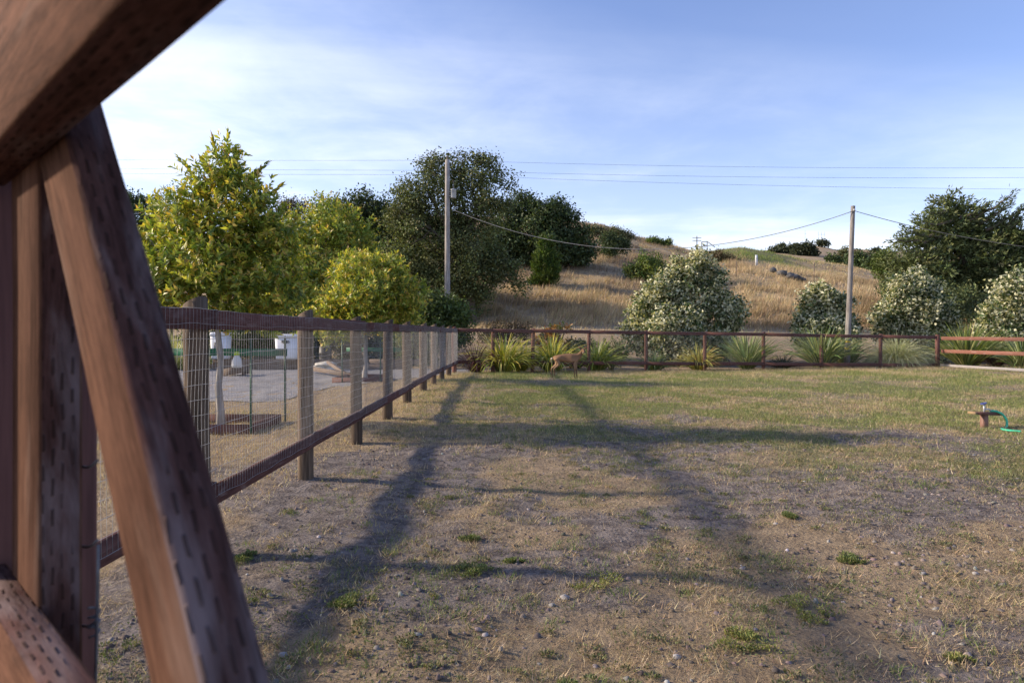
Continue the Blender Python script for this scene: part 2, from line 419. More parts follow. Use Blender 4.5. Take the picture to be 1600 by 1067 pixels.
M_blue = noisy('blue_painted_handle', (0.05, 0.07, 0.22), (0.08, 0.10, 0.28), 20, 0.4, 0.2, 0)
M_lime = noisy('lime_plastic', (0.42, 0.62, 0.03), (0.36, 0.55, 0.03), 10, 0.4, 0, 0)
M_yellow = noisy('yellow_band', (0.62, 0.46, 0.04), (0.52, 0.38, 0.04), 10, 0.6, 0, 0)
M_rock = noisy('grey_rock', (0.06, 0.06, 0.062), (0.16, 0.155, 0.15), 5, 0.9, 0, 0.8, dist=0.05)
M_stone = noisy('pale_stone', (0.20, 0.19, 0.185), (0.36, 0.34, 0.33), 25, 0.9, 0, 0.6)
M_sack = noisy('off_white_sack', (0.60, 0.57, 0.50), (0.45, 0.42, 0.36), 6, 0.9, 0, 0.4)
M_leaf = leafmat('leaf', 0.34, 0.42, 0.45)
M_leafdark = leafmat('dense_leaf', 0.22, 0.55, 0.3)
M_grass = leafmat('grass_blade', 0.25, 0.7, 0.15)
M_strap = leafmat('strap_leaf', 0.25, 0.45, 0.4)

# ground material: vertex mask tells where straw (R), green (G) and stony soil (B) cover the dirt
def groundmat():
    m, t, b = pmat('ground_soil', (0.2, 0.16, 0.13), 0.95, 0, 0.1)
    a = N(t, 'ShaderNodeAttribute', attribute_name='tint')
    s = N(t, 'ShaderNodeSeparateColor'); L(t, a.outputs['Color'], s.inputs[0])
    geo = N(t, 'ShaderNodeNewGeometry')
    def ns(sc, det=5.0, ro=0.6):
        n = N(t, 'ShaderNodeTexNoise', i_Scale=sc, i_Detail=det, i_Roughness=ro); L(t, geo.outputs['Position'], n.inputs['Vector']); return n.outputs['Fac']
    nA, nB, nC, nD = ns(1.1), ns(7.0, 6.0, 0.7), ns(45.0, 5.0, 0.75), ns(0.23)
    dirt = mixc(t, sstep(t, nB, 0.36, 0.64), (0.105, 0.087, 0.080), (0.275, 0.235, 0.212))
    dirt = mixc(t, sstep(t, nC, 0.45, 0.8), dirt, (0.35, 0.305, 0.27))
    straw = mixc(t, sstep(t, nB, 0.3, 0.72), (0.24, 0.18, 0.12), (0.42, 0.32, 0.21))
    green = mixc(t, sstep(t, nB, 0.3, 0.7), (0.12, 0.13, 0.055), (0.24, 0.23, 0.11))
    hill = mixc(t, sstep(t, nD, 0.35, 0.65), (0.33, 0.24, 0.14), (0.45, 0.345, 0.215))
    hill = mixc(t, sstep(t, nA, 0.45, 0.72), hill, (0.28, 0.215, 0.15))
    fs = sstep(t, M(t, 'ADD', s.outputs[0], M(t, 'MULTIPLY', M(t, 'SUBTRACT', nC, 0.5), 0.9)), 0.35, 0.7)
    fg = sstep(t, M(t, 'ADD', s.outputs[1], M(t, 'MULTIPLY', M(t, 'SUBTRACT', nC, 0.5), 0.9)), 0.35, 0.75)
    c = mixc(t, fs, dirt, straw); c = mixc(t, fg, c, green); c = mixc(t, s.outputs[2], c, hill)
    nE = ns(120.0, 3.0, 0.7)  # dark specks: low sun shadows of the rough soil put into the colour
    c = mixc(t, M(t, 'MULTIPLY', sstep(t, nE, 0.50, 0.66), M(t, 'SUBTRACT', 0.6, M(t, 'MULTIPLY', s.outputs[2], 0.4))), c, (0.055, 0.042, 0.036))
    vo = N(t, 'ShaderNodeTexVoronoi', i_Scale=30.0); L(t, geo.outputs['Position'], vo.inputs['Vector'])
    L(t, c, b.inputs['Base Color'])
    bump(t, b, M(t, 'ADD', M(t, 'MULTIPLY', nC, 1.0), M(t, 'MULTIPLY', vo.outputs['Distance'], 0.6)), 1.0, 0.035)
    return m
M_ground = groundmat()

# ------------------------------------------------------------------ ground
def straw_mask(X, Y):
    a = smooth(fbm(X * 0.7, Y * 0.7, 31), 0.42, 0.62)
    left = smooth(X, -1.2, -2.2)
    far = smooth(Y + 0.25 * np.maximum(X, 0), 9, 17)
    return np.clip(a * 0.75 + 0.75 * left + far * 0.55, 0, 1) * (1 - 0.6 * smooth(fbm(X * 0.35, Y * 0.35, 47), 0.5, 0.66) * (1 - far))
def green_mask(X, Y):
    far = smooth(Y + 0.8 * np.maximum(X, -1.0), 7.0, 15)
    band = smooth(Y, 30, 24.5)
    n = smooth(fbm(X * 0.9, Y * 0.7, 71, 5), 0.34, 0.64)
    left = 1 - 0.75 * smooth(X, -0.5, -2.2)
    return np.clip(far * (0.30 + 0.70 * n) * (0.22 + 0.78 * band) * left, 0, 1)
def build_ground():
    ys = np.concatenate([np.arange(-40, 1.5, 2.0), np.arange(1.5, 13, 0.085), np.arange(13, 36, 0.17), np.arange(36, 120, 0.9),
                         np.arange(120, 520, 6), np.arange(520, 1000, 25), np.linspace(1000, 5500, 14)])
    xs = np.concatenate([np.linspace(-5000, -450, 10), np.arange(-400, -90, 12), np.arange(-90, -22, 2.0), np.arange(-22, -7, 0.3), np.arange(-7, 11, 0.13),
                         np.arange(11, 24, 0.25), np.arange(24, 90, 1.6), np.arange(90, 400, 8), np.linspace(420, 5000, 10)])
    X, Y = np.meshgrid(xs, ys)
    Z = height(X, Y)
    V = np.stack([X, Y, Z], -1).reshape(-1, 3)
    nx, ny = len(xs), len(ys)
    i = (np.arange(ny - 1)[:, None] * nx + np.arange(nx - 1)[None]).ravel()
    q = np.stack([i, i + 1, i + nx + 1, i + nx], -1)
    hill = smooth(Y, 42, 50)
    px = 800 + F * X / np.maximum(Y, 1)
    mound = np.exp(-((px - 1165) / 70) ** 2) * smooth(Y, 88, 104) * (1 - smooth(Y, 150, 240)) + \
            0.9 * smooth(px, 1180, 1260) * smooth(px, 1400, 1330) * smooth(Y, 106, 116) * (1 - smooth(Y, 170, 240))
    g = np.where(Y < 40, green_mask(X, Y), np.clip(mound * 1.2, 0, 1))
    hl = hill * (1 - np.clip(mound * 1.4, 0, 0.9))
    st = np.where(Y < 40, straw_mask(X, Y), 0.75)
    c = np.stack([st, g, hl], -1).reshape(-1, 3)
    mk('ground', V, q, M_ground, col=c, smooth_sh=True, kind='structure')
build_ground()

# gravel drive behind the side fence
def gravelmat():
    m, t, b = pmat('grey_gravel', (0.3, 0.3, 0.3), 0.95, 0, 0.1)
    geo = N(t, 'ShaderNodeNewGeometry')
    v = N(t, 'ShaderNodeTexVoronoi', i_Scale=22.0); L(t, geo.outputs['Position'], v.inputs['Vector'])
    n = N(t, 'ShaderNodeTexNoise', i_Scale=1.2, i_Detail=6.0); L(t, geo.outputs['Position'], n.inputs['Vector'])
    c = mixc(t, sstep(t, n.outputs['Fac'], 0.3, 0.7), (0.15, 0.145, 0.15), (0.25, 0.24, 0.24))
    sc = N(t, 'ShaderNodeSeparateColor'); L(t, v.outputs['Color'], sc.inputs[0])
    L(t, mixc(t, M(t, 'MULTIPLY', sc.outputs[0], 0.55), c, (0.34, 0.325, 0.32)), b.inputs['Base Color'])
    bump(t, b, v.outputs['Distance'], 0.8, 0.02)
    return m
def build_gravel():
    near = [(-60, 650), (200, 640), (330, 632), (440, 630), (520, 612), (600, 601), (700, 587), (742, 584)]
    us = np.linspace(-60, 742, 110); nr = np.interp(us, [p[0] for p in near], [p[1] for p in near])
    V = []
    for u, r0 in zip(us, nr):
        Yn = F * EYE / (r0 - HZ); X_ = (u - 800) * Yn / F
        Yn += 0.5 * (fbm(np.array([X_ * 1.3]), np.array([0.3]), 5)[0] - 0.5)
        Yf = 31.0 - 1.2 * (u > 700)
        for t in np.linspace(0, 1, 40):
            Yy = Yn + (Yf - Yn) * t; Xx = (u - 800) * Yy / F
            V.append((Xx, Yy, 0))
    V = np.array(V); V[:, 2] = height(V[:, 0], V[:, 1]) + 0.012
    i = (np.arange(109)[:, None] * 40 + np.arange(39)[None]).ravel()
    q = np.stack([i, i + 40, i + 41, i + 1], -1)
    mk('gravel_drive', V, q, gravelmat(), smooth_sh=True, kind='structure')
build_gravel()

# ------------------------------------------------------------------ fences
def round_post(g_or_none, x, y, z0, z1, r, mat, parent, slope_dir=(-0.5, 0.0), name='post', cut=0.09):
    nb = 8; zs = np.linspace(z0, z1, nb); sides = 12
    ang = np.arange(sides) * 2 * math.pi / sides
    ph = rng.random() * 6.28; lean = rng.normal(size=2) * 0.010
    V = []
    for k, z in enumerate(zs):
        rr = r * (1.04 - 0.05 * k / nb) * (1 + 0.02 * rng.normal()) * (1 + 0.05 * np.cos(2 * ang + ph))
        cx = x + lean[0] * (z - z0); cy = y + lean[1] * (z - z0)
        zz_ = np.full(sides, z)
        if k == nb - 1:
            zz_ = z - cut * 0.5 + cut * 0.5 * (np.cos(ang) * slope_dir[0] + np.sin(ang) * slope_dir[1]) / max(np.hypot(*slope_dir), 1e-6)
        V.append(np.stack([cx + rr * np.cos(ang), cy + rr * np.sin(ang), zz_], -1))
    V = np.concatenate(V); V = np.vstack([V, V[-sides:].mean(0)])
    i = np.arange(nb - 1)[:, None] * sides; j = np.arange(sides)[None]; k2 = (j + 1) % sides
    q = np.stack([i + j, i + k2, i + sides + k2, i + sides + j], -1).reshape(-1, 4)
    e = (nb - 1) * sides; jj = np.arange(sides)
    t = np.stack([np.full(sides, nb * sides), e + jj, e + (jj + 1) % sides], -1)
    return mk(name, V, [q, t], mat, parent, smooth_sh=False)

def wire_panel(name, A, B, zlo0, zhi0, zlo1, zhi1, side, parent, sv=0.0508, sh=0.1016, rv=0.0014, rh=0.0018, wav=0.006, seed=0, vseg=7):
    """welded wire between two ground points A,B (xy); the heights run from *0 at A to *1 at B"""
    A = np.asarray(A, float); B = np.asarray(B, float); d = B - A; Ln = np.linalg.norm(d); d /= Ln; nrm = np.array([-d[1], d[0]])
    g = Geo()
    nv = int(Ln / sv)
    def warp(u, v):     # slack in the wire
        a = (vnoise(np.asarray(u) * 1.7, np.asarray(v) * 2.4, seed) - 0.5) * 2; b = (vnoise(np.asarray(u) * 1.3, np.asarray(v) * 2.0, seed + 9) - 0.5) * 2
        c = (vnoise(np.asarray(u) * 5.0, np.asarray(v) * 6.0, seed + 4) - 0.5) * 2
        return a * wav * 2.6 + c * wav * 0.7, b * wav * 1.5 + c * 0.3 * wav
    for k in range(nv + 1):
        u = np.full(vseg + 1, min(k * sv, Ln)); f = u / Ln
        lo = zlo0 + (zlo1 - zlo0) * f; hi = zhi0 + (zhi1 - zhi0) * f
        v = np.linspace(0, 1, vseg + 1); z = lo + (hi - lo) * v
        du, dn = warp(u, z)
        uu = u + du
        P = np.stack([A[0] + d[0] * uu + nrm[0] * dn, A[1] + d[1] * uu + nrm[1] * dn, z], -1)
        g.add(*tube_arr(P, rv, 3, False))
    nh = int((zhi0 - zlo0) / sh)
    m = max(8, int(Ln / 0.12))
    for k in range(nh + 1):
        u = np.linspace(0, Ln, m + 1); f = u / Ln
        lo = zlo0 + (zlo1 - zlo0) * f; hi = zhi0 + (zhi1 - zhi0) * f
        z = lo + (hi - lo) * k / nh
        du, dn = warp(u, z)
        z = z + du * 0.6 + 0.004 * np.sin(u * 2 * math.pi / (sv * 2))
        P = np.stack([A[0] + d[0] * u + nrm[0] * dn, A[1] + d[1] * u + nrm[1] * dn, z], -1)
        g.add(*tube_arr(P, rh, 3, False))
    return g.build(name, M_wire, parent, smooth_sh=True)

FX = -2.264
def side_fence():
    t = thing('pasture_fence', (FX, 14, H(FX, 14)), 'long wood and wire fence running away along the left of the pasture, round brown posts', 'fence', 'pasture fences')
    zt = lambda y: EYE + np.interp(y, [1, 5, 7.5, 12.4, 20, 26.8], [0.108, 0.11, 0.105, 0.11, 0.14, 0.145])
    zb = lambda y: EYE + np.interp(y, [1, 5, 7.5, 12.4, 20, 26.8], [-1.15, -1.150, -1.165, -1.12, -1.09, -1.10])
    Ys = [2.45, 4.95, 7.5, 9.98, 12.4, 14.8, 17.4, 19.7, 22.0, 24.4, 26.85]
    for k, y in enumerate(Ys):
        last = k == len(Ys) - 1
        m = M_post if not last else M_redpost
        o = round_post(None, FX, y, H(FX, y) - 0.3, zt(y) + 0.15 + rng.random() * 0.03, 0.086 + rng.normal() * 0.004, m, t, slope_dir=(0.7, -0.3), cut=0.10)
    xr = FX + 0.088 + 0.019
    spans = [(1.2, 4.95), (4.95, 9.98), (9.98, 14.8), (14.8, 19.7), (19.7, 24.4), (24.4, 26.93)]
    for k, (a, b) in enumerate(spans):
        j = rng.normal(size=4) * 0.010
        board('top_rail', (xr, a + 0.004, zt(a) + j[0]), (xr, b - 0.004, zt(b) + j[1]), 0.038, 0.14, M_rail, t, seg=4, wob=0.003)
        a2 = a if k == 0 else a
        board('bottom_rail', (xr, a2 + 0.004, zb(a) + j[2]), (xr, b - 0.004, zb(b) + j[3]), 0.038, 0.14, M_rail, t, seg=4, wob=0.003)
    xw = xr + 0.0235
    for k, (a, b) in enumerate(spans):
        wire_panel('wire_mesh', (xw, a), (xw, b), zb(a) - 0.02, zt(a) + 0.058, zb(b) - 0.02, zt(b) + 0.058, 1, t, seed=k, wav=0.006)
side_fence()

BF = [(710, 26.8), (770, 27.16), (832, 27.55), (920, 28.05), (1010, 28.5), (1102, 28.95), (1194, 29.35), (1285, 29.75), (1377, 30.05), (1465, 30.3)]
def back_fence():
    pts = [np.array([(px - 800) * y / F, y]) for px, y in BF]
    t = thing('pasture_fence', (pts[4][0], pts[4][1], H(*pts[4])), 'dark red wood and wire fence closing the far end of the pasture', 'fence', 'pasture fences')
    top = lambda px, y: EYE + (HZ - np.interp(px, [710, 1465], [515.5, 527])) * y / F
    bot = lambda px, y: EYE + (HZ - np.interp(px, [710, 1465], [565.5, 570.5])) * y / F
    for k, ((px, y), p) in enumerate(zip(BF, pts)):
        if k == 0: continue
        zt = top(px, y)
        if k == len(BF) - 1:
            board('corner_post', (p[0], p[1], H(*p) - 0.2), (p[0], p[1], zt + 0.12), 0.14, 0.14, M_rail_back, t, up=(0, 1, 0), ch=0.008)
        else:
            round_post(None, p[0], p[1] + 0.08, H(*p) - 0.2, zt + (0.10 if k % 2 else 0.13), 0.072, M_redpost, t, slope_dir=(1, 0.2), cut=0.05)
    for k in range(len(BF) - 1):
        (a, ya), (b, yb) = BF[k], BF[k + 1]; A, B = pts[k].copy(), pts[k + 1].copy()
        A[1] -= 0.03; B[1] -= 0.03
        if k == 0: A = A + (B - A) * 0.05
        dd = (B - A) / np.linalg.norm(B - A) * 0.003
        for nm, f in (('top_rail', top), ('bottom_rail', bot)):
            j = rng.normal(size=2) * 0.008
            board(nm, (A[0] + dd[0], A[1] + dd[1], f(a, ya) + j[0]), (B[0] - dd[0], B[1] - dd[1], f(b, yb) + j[1]), 0.038, 0.14, M_rail_back, t, seg=2, wob=0.003)
        nrm = np.array([(B - A)[1], -(B - A)[0]]); nrm = nrm / np.linalg.norm(nrm) * 0.0245
        wire_panel('wire_mesh', A + nrm, B + nrm, bot(a, ya) - 0.02, top(a, ya) + 0.07, bot(b, yb) - 0.02, top(b, yb) + 0.07, 1, t, vseg=3, rv=0.0011, rh=0.0015, seed=30 + k, wav=0.003)
back_fence()

def right_boards():
    A = at(1468, 528.5, 30.25); B = at(1612, 532.6, 26.0)
    d = (B - A)[:2]; d = d / np.linalg.norm(d)
    E = A[:2] + d * 9.5                              # runs on towards the camera, past the frame
    t = thing('board_fence', (A[0], A[1], H(A[0], A[1])), 'board fence at right with two fresh red rails over a silvery ground board', 'fence')
    A0 = A[:2] + d * 0.12
    for z, h, w, m, nm in ((EYE - 0.185, 0.15, 0.04, M_newrail, 'upper_rail'), (EYE - 0.745, 0.15, 0.04, M_newrail, 'middle_rail'), (EYE - 1.37, 0.11, 0.14, M_greyboard, 'ground_board')):
        mid = A0 + d * 4.9
        board(nm, (*A0, z), (*mid, z - 0.02), w, h, m, t, seg=2, wob=0.004)
        board(nm, (*(mid + d * 0.006), z - 0.02), (*E, z - 0.04), w, h, m, t, seg=2, wob=0.004)
    for s in (4.9, 9.3):
        p = A0 + d * s + np.array([0.11, 0.0])
        board('post', (*p, H(*p) - 0.2), (*p, EYE - 0.02), 0.14, 0.14, M_rail_back, t, up=(0, 1, 0), ch=0.008)
right_boards()

# ------------------------------------------------------------------ the gate beside the camera
def near_gate():
    n = np.array([1, 1, 0]) / math.sqrt(2); d = np.array([-1, 1, 0]) / math.sqrt(2)
    W = lambda p, t_, z: p * n + t_ * d + np.array([0, 0, EYE + z])
    t = thing('wooden_gate', W(0.15, 0.87, -1.5), 'blurred reddish lumber gate with a slanting brace, close at the left edge', 'gate')
    t.location.z = H(*W(0.15, 0.87, 0)[:2])
    board('top_rail', W(0.1265, -0.75, 0.243), W(0.1265, 0.985, 0.243), 0.042, 0.14, M_gate_lit, t, ch=0.003, seg=14, wob=0.0004, mat2=M_gate_shaded)
    board('lower_rail', W(0.129, -0.75, -0.338), W(0.129, 0.985, -0.338), 0.038, 0.14, M_gate_lit, t, ch=0.003, seg=14, wob=0.0004, mat2=M_gate_shaded)
    board('bottom_rail', W(0.129, -0.75, -1.30), W(0.129, 0.99, -1.30), 0.038, 0.14, M_gate_shaded, t, ch=0.003)
    board('upright', W(0.164, 0.872, -1.5), W(0.164, 0.872, 0.30), 0.137, 0.038, M_gate_lit, t, up=n, ch=0.003, seg=14, wob=0.0004, mat2=M_gate_shaded, f2=(0, 4))
    # slanting brace: 2x4 on the far side of the rails, about fifty degrees
    s = np.array([0, 0, 0]); sl = 1.2; ang = math.atan(sl)
    c0 = -0.665 - 0.5 * 0.089 / math.cos(ang)
    a, b = 0.02, 0.775
    upv = -d * math.sin(ang) + np.array([0, 0, math.cos(ang)])
    board('brace', W(0.166, a, sl * a + c0), W(0.166, b, sl * b + c0), 0.038, 0.089, M_gate_lit, t, up=upv, ch=0.004, seg=14, wob=0.0004, mat2=M_gate_shaded, f2=(1, 2, 3, 6))
    board('gate_post', W(0.153, 1.075, -1.6), W(0.153, 1.075, 0.33), 0.14, 0.186, M_rail_back, t, up=n, ch=0.004)
    g = Geo()
    for z in (-0.1445, -0.227, -0.309):
        P = np.array([W(0.192, u, z * (0.192 + u) + 0.014 * (0.9 - u) / 0.12 + 0.003 * math.sin(u * 60)) for u in np.linspace(0.98, 0.785, 12)])
        g.add(*tube_arr(P, 0.0016, 6))
    P = np.array([W(0.194, 0.800 + 0.010 * math.sin(z * 9), z) for z in np.linspace(-0.9, -0.215, 18)])
    g.add(*tube_arr(P, 0.0016, 6))
    kn = np.array([W(0.193 + 0.005 * math.cos(q), 0.803 + 0.005 * math.sin(q), -0.296 + 0.0016 * q) for q in np.linspace(-9, 9, 50)])
    g.add(*tube_arr(kn, 0.0013, 5))
    g.build('wire', M_oldwire, t, smooth_sh=True)
near_gate()

# ------------------------------------------------------------------ trees and shrubs
def branch_path(a, b, sag=0.0, wig=0.06, n=6):
    a = np.asarray(a, float); b = np.asarray(b, float); ts = np.linspace(0, 1, n)[:, None]
    ln = np.linalg.norm(b - a)
    P = a + (b - a) * ts + np.array([0, 0, 1.0]) * (np.sin(ts * math.pi) * sag * ln)
    P[1:-1] += rng.normal(size=(n - 2, 3)) * wig * ln * 0.4
    return P
def lobes_world(lobes, Y, dj=0.35):
    out = []
    for l in lobes:
        px, py, r = l[:3]; dy = l[3] if len(l) > 3 else rng.normal() * dj * r * Y / F
        c = at(px, py, Y + dy); out.append((c, r * Y / F))
    return out
def ragged(lobes, k=9, core=0.74):
    out = []
    for c, r in lobes:
        out.append((c, r * core))
        for d in sphere_dirs(k):
            q = r * (0.24 + 0.24 * rng.random()); out.append((c + d * np.array([1, 1, 0.9]) * (r * (0.78 + 0.30 * rng.random()) - q * 0.35), q))
    return out
def crown_points(lobes, n, shell=0.55, flat=0.85):
    """points spread through a crown's lobes, denser towards its ragged outer skin"""
    vol = np.array([r ** 2.2 for _, r in lobes]); k = rng.choice(len(lobes), n, p=vol / vol.sum())
    c = np.array([l[0] for l in lobes])[k]; r = np.array([l[1] for l in lobes])[k]
    D = sphere_dirs(n)
    rad = r * (shell + (1 - shell) * rng.random(n) ** 0.7) * (0.86 + 0.28 * vnoise(D[:, 0] * 2.3 + k * 3.1, D[:, 1] * 2.3 + D[:, 2] * 2.9, 2))
    P = c + D * rad[:, None] * np.array([1, 1, flat])
    return P, D
def crown(name, lobes, n_cl, per, sig, leafL, leafW, pal, wts, mat, parent, mode='clump', shell=0.5, jit=0.2, ground=None, pale=None, upb=0.35, tips=None):
    P, D = crown_points(lobes, n_cl, shell)
    m = n_cl * per
    Pc = np.repeat(P, per, 0); Dc = np.repeat(D, per, 0)
    if mode == 'shoot':        # leaves set along a short twig that grows outward and up
        ax = unit(D + np.array([0, 0, 0.75]) + rng.normal(size=D.shape) * 0.4); axr = np.repeat(ax, per, 0)
        u = np.tile(np.linspace(0, 1, per), n_cl)
        pos = Pc + axr * (u * sig * 2.4)[:, None]
        sd = sphere_dirs(m); sd = unit(sd - axr * np.sum(sd * axr, 1, keepdims=True))
        dirs = unit(axr * (0.35 + 0.8 * u)[:, None] + sd * 0.9)
        nr = unit(axr + rng.normal(size=(m, 3)) * 0.35)
    elif mode == 'needle':
        ax = unit(D * np.array([1, 1, 0.35]) + np.array([0, 0, upb]) + rng.normal(size=D.shape) * 0.25); axr = np.repeat(ax, per, 0)
        u = np.tile(np.linspace(0, 1, per), n_cl)
        pos = Pc + axr * (u * sig * 3)[:, None] + rng.normal(size=(m, 3)) * sig * 0.22
        dirs = unit(axr + rng.normal(size=(m, 3)) * 0.45); nr = sphere_dirs(m)
    else:
        pos = Pc + rng.normal(size=(m, 3)) * sig * np.array([1, 1, 0.7])
        dirs = unit(Dc * 0.5 + rng.normal(size=(m, 3)) * 0.8); nr = unit(np.array([0, 0, 0.8]) + Dc * 0.6 + rng.normal(size=(m, 3)) * 0.6)
    cc = pick_cols(n_cl, pal, wts, jit); col = np.repeat(cc, per, 0) * (1 + rng.normal(size=(m, 1)) * 0.15).clip(0.5, 1.6)
    if tips is not None:
        u_ = np.tile(np.linspace(0, 1, per), n_cl) * 0.8 + np.repeat(rng.random(n_cl), per) * 0.75 - 0.42 + tips[2]
        w_ = smooth(u_, 0.15, 0.75)[:, None]
        col = pick_cols(m, tips[0], [1] * len(tips[0]), 0.2) * (1 - w_) + pick_cols(m, tips[1], [1] * len(tips[1]), 0.15) * w_
    if pale is not None:
        pc, frac = pale
        sel = rng.random(m) < np.repeat(np.where(rng.random(n_cl) < frac * 1.25, 0.75, 0.08), per)
        col[sel] = np.array(pc) * (1 + rng.normal(size=(sel.sum(), 1)) * 0.15)
    Ls = leafL * (0.7 + 0.6 * rng.random(m)); Ws = leafW * (0.7 + 0.6 * rng.random(m))
    if ground is not None:
        ok = pos[:, 2] > ground + 0.02; pos, dirs, nr, Ls, Ws, col = pos[ok], dirs[ok], nr[ok], Ls[ok], Ws[ok], col[ok]
    V, T = leaves_arr(pos, dirs, nr, Ls, Ws, 0.22, 0.12)
    return mk(name, V, T, mat, parent, col=np.repeat(col, 4, 0))
def tree(name, label, cat, px, Y, lobes, n_cl, per, sig, lL, lW, pal, wts, mat=None, mode='clump', trunk_r=0.15, bark=None, group=None, base=None,
         shell=0.5, pale=None, jit=0.2, limbs=10, dj=0.35, fork=0.35, upb=0.35, tips=None, rag=(9, 0.74)):
    x = (px - 800) * Y / F
    z0 = H(x, Y) if base is None else base
    lw = lobes_world(lobes, Y, dj)
    t = thing(name, (x, Y, z0), label, cat, group)
    g = Geo(); cen = np.mean([c for c, r in lw], 0); low = min(c[2] - r * 0.6 for c, r in lw); hi = max(c[2] for c, r in lw)
    fz = max(z0 + 0.2, z0 + (hi - z0) * fork)
    top = np.array([x + (cen[0] - x) * 0.3, Y + (cen[1] - Y) * 0.3, fz])
    P = branch_path((x, Y, z0 - 0.15), top, wig=0.03); rr = np.linspace(trunk_r * 1.25, trunk_r * 0.75, len(P)); rr[0] *= 1.25
    g.add(*tube_arr(P, rr, 9))
    idx = np.argsort([-r for c, r in lw])[:limbs]
    for i in idx:
        c, r = lw[i]
        P2 = branch_path(top - (0, 0, 0.05), c + np.array([0, 0, r * 0.3]), sag=0.06, wig=0.07, n=7)
        g.add(*tube_arr(P2, np.linspace(trunk_r * 0.5, trunk_r * 0.1, 7), 6))
        for _ in range(3):
            e = c + sphere_dirs(1)[0] * r * 0.85; P3 = branch_path(P2[4], e, wig=0.08, n=5)
            g.add(*tube_arr(P3, np.linspace(trunk_r * 0.16, trunk_r * 0.04, 5), 4))
    g.build('trunk', bark or M_bark, t, smooth_sh=True)
    crown('crown', ragged(lw, *rag), n_cl, per, sig, lL, lW, pal, wts, mat or M_leafdark, t, mode, shell, jit, z0, pale, upb, tips)
    return t, lw

YEL = [(0.56, 0.50, 0.06), (0.36, 0.38, 0.05), (0.18, 0.25, 0.042), (0.60, 0.47, 0.08), (0.44, 0.26, 0.09)]
YG = [(0.12, 0.19, 0.036), (0.18, 0.255, 0.045), (0.25, 0.30, 0.055)]; YT = [(0.56, 0.54, 0.08), (0.45, 0.49, 0.07), (0.62, 0.51, 0.09), (0.37, 0.42, 0.06), (0.52, 0.37, 0.10)]
# the yellowing tree in the near guard
tA, lwA = tree('yellowing_tree', 'tall yellow green tree with a pointed leader in the nearer planter box', 'tree', 345, 11.4,
     [(354, 243, 16), (350, 275, 30), (330, 300, 38), (372, 305, 40), (300, 335, 38), (400, 330, 36), (345, 355, 70), (270, 375, 55), (425, 370, 48), (330, 420, 80), (240, 410, 60),
      (420, 425, 62), (270, 460, 60), (370, 470, 60), (450, 465, 45), (205, 420, 60), (205, 470, 50), (160, 440, 50)],
     2300, 13, 0.10, 0.110, 0.044, YEL, [3.2, 3.4, 2.4, 0.8, 0.5], M_leaf, 'shoot', 0.055, M_palebark, 'yellowing young trees in planter boxes', fork=0.42, tips=(YG, YT, -0.02), rag=(11, 0.62))
def shoots(parent, ends, starts, Y, lL=0.13, lW=0.05):
    g = Geo(); P_ = []; D_ = []; 
    for (a, b) in zip(starts, ends):
        A = at(*a, Y); B = at(*b, Y + rng.normal() * 0.2); P = branch_path(A, B, wig=0.04, n=8)
        g.add(*tube_arr(P, np.linspace(0.011, 0.003, 8), 5)); ax = unit(B - A)
        for u in np.linspace(0.15, 1.0, 26):
            p = A + (B - A) * u + np.array([0, 0, 0.0]); sd = sphere_dirs(1)[0]; sd = unit(sd - ax * np.dot(sd, ax))
            P_.append(p); D_.append(unit(ax * 0.8 + sd * 0.8 * (1.2 - u)))
    P_ = np.array(P_); D_ = np.array(D_); m = len(P_)
    V, T = leaves_arr(P_, D_, unit(rng.normal(size=(m, 3)) * 0.5 + np.array([0, 0, 1])), lL * (0.7 + 0.5 * rng.random(m)), lW * (0.8 + 0.4 * rng.random(m)), 0.22, 0.1)
    g.build('leader_twig', M_palebark, parent, smooth_sh=True)
    mk('leader_leaf', V, T, M_leaf, parent, col=np.repeat(pick_cols(m, YEL, [2, 3, 3, 0.6, 0.5]), 4, 0), kind='stuff')
shoots(tA, [(356, 206), (331, 217), (279, 247), (293, 262), (416, 256), (404, 268), (440, 290), (303, 285), (372, 240), (316, 252)],
       [(354, 260), (345, 270), (318, 300), (320, 310), (378, 290), (385, 300), (405, 320), (330, 320), (358, 275), (338, 290)], 11.4)
tree('yellowing_tree', 'round yellow green tree in the farther planter box beside the second set of green posts', 'tree', 571, 21.8,
     [(582, 415, 22), (555, 432, 34), (610, 430, 30), (580, 455, 55), (530, 465, 40), (632, 462, 32), (510, 490, 32), (560, 495, 45), (615, 490, 40), (650, 490, 18), (490, 505, 25), (530, 525, 22), (600, 515, 25)],
     2200, 12, 0.105, 0.125, 0.05, YEL, [3.6, 3.0, 1.8, 1.0, 0.7], M_leaf, 'shoot', 0.075, M_palebark, 'yellowing young trees in planter boxes', fork=0.4, tips=(YG, YT, 0.05), rag=(10, 0.66))
GRN = [(0.13, 0.185, 0.045), (0.21, 0.25, 0.06), (0.09, 0.135, 0.038)]
tree('leafy_tree', 'mid green bushy tree between the two yellowing trees', 'tree', 500, 36,
     [(470, 362, 40), (520, 352, 42), (548, 380, 40), (500, 410, 58), (450, 415, 50), (560, 425, 38), (430, 380, 30), (480, 455, 50), (540, 460, 45), (430, 470, 50)],
     3300, 9, 0.22, 0.19, 0.09, GRN, [3, 2, 2], M_leaf, 'shoot', 0.14, tips=(YG, YT, -0.12))
OAK = [(0.105, 0.132, 0.050), (0.145, 0.168, 0.065), (0.066, 0.086, 0.034), (0.185, 0.195, 0.085)]
DKO = [(0.062, 0.092, 0.036), (0.092, 0.125, 0.046), (0.042, 0.064, 0.026)]
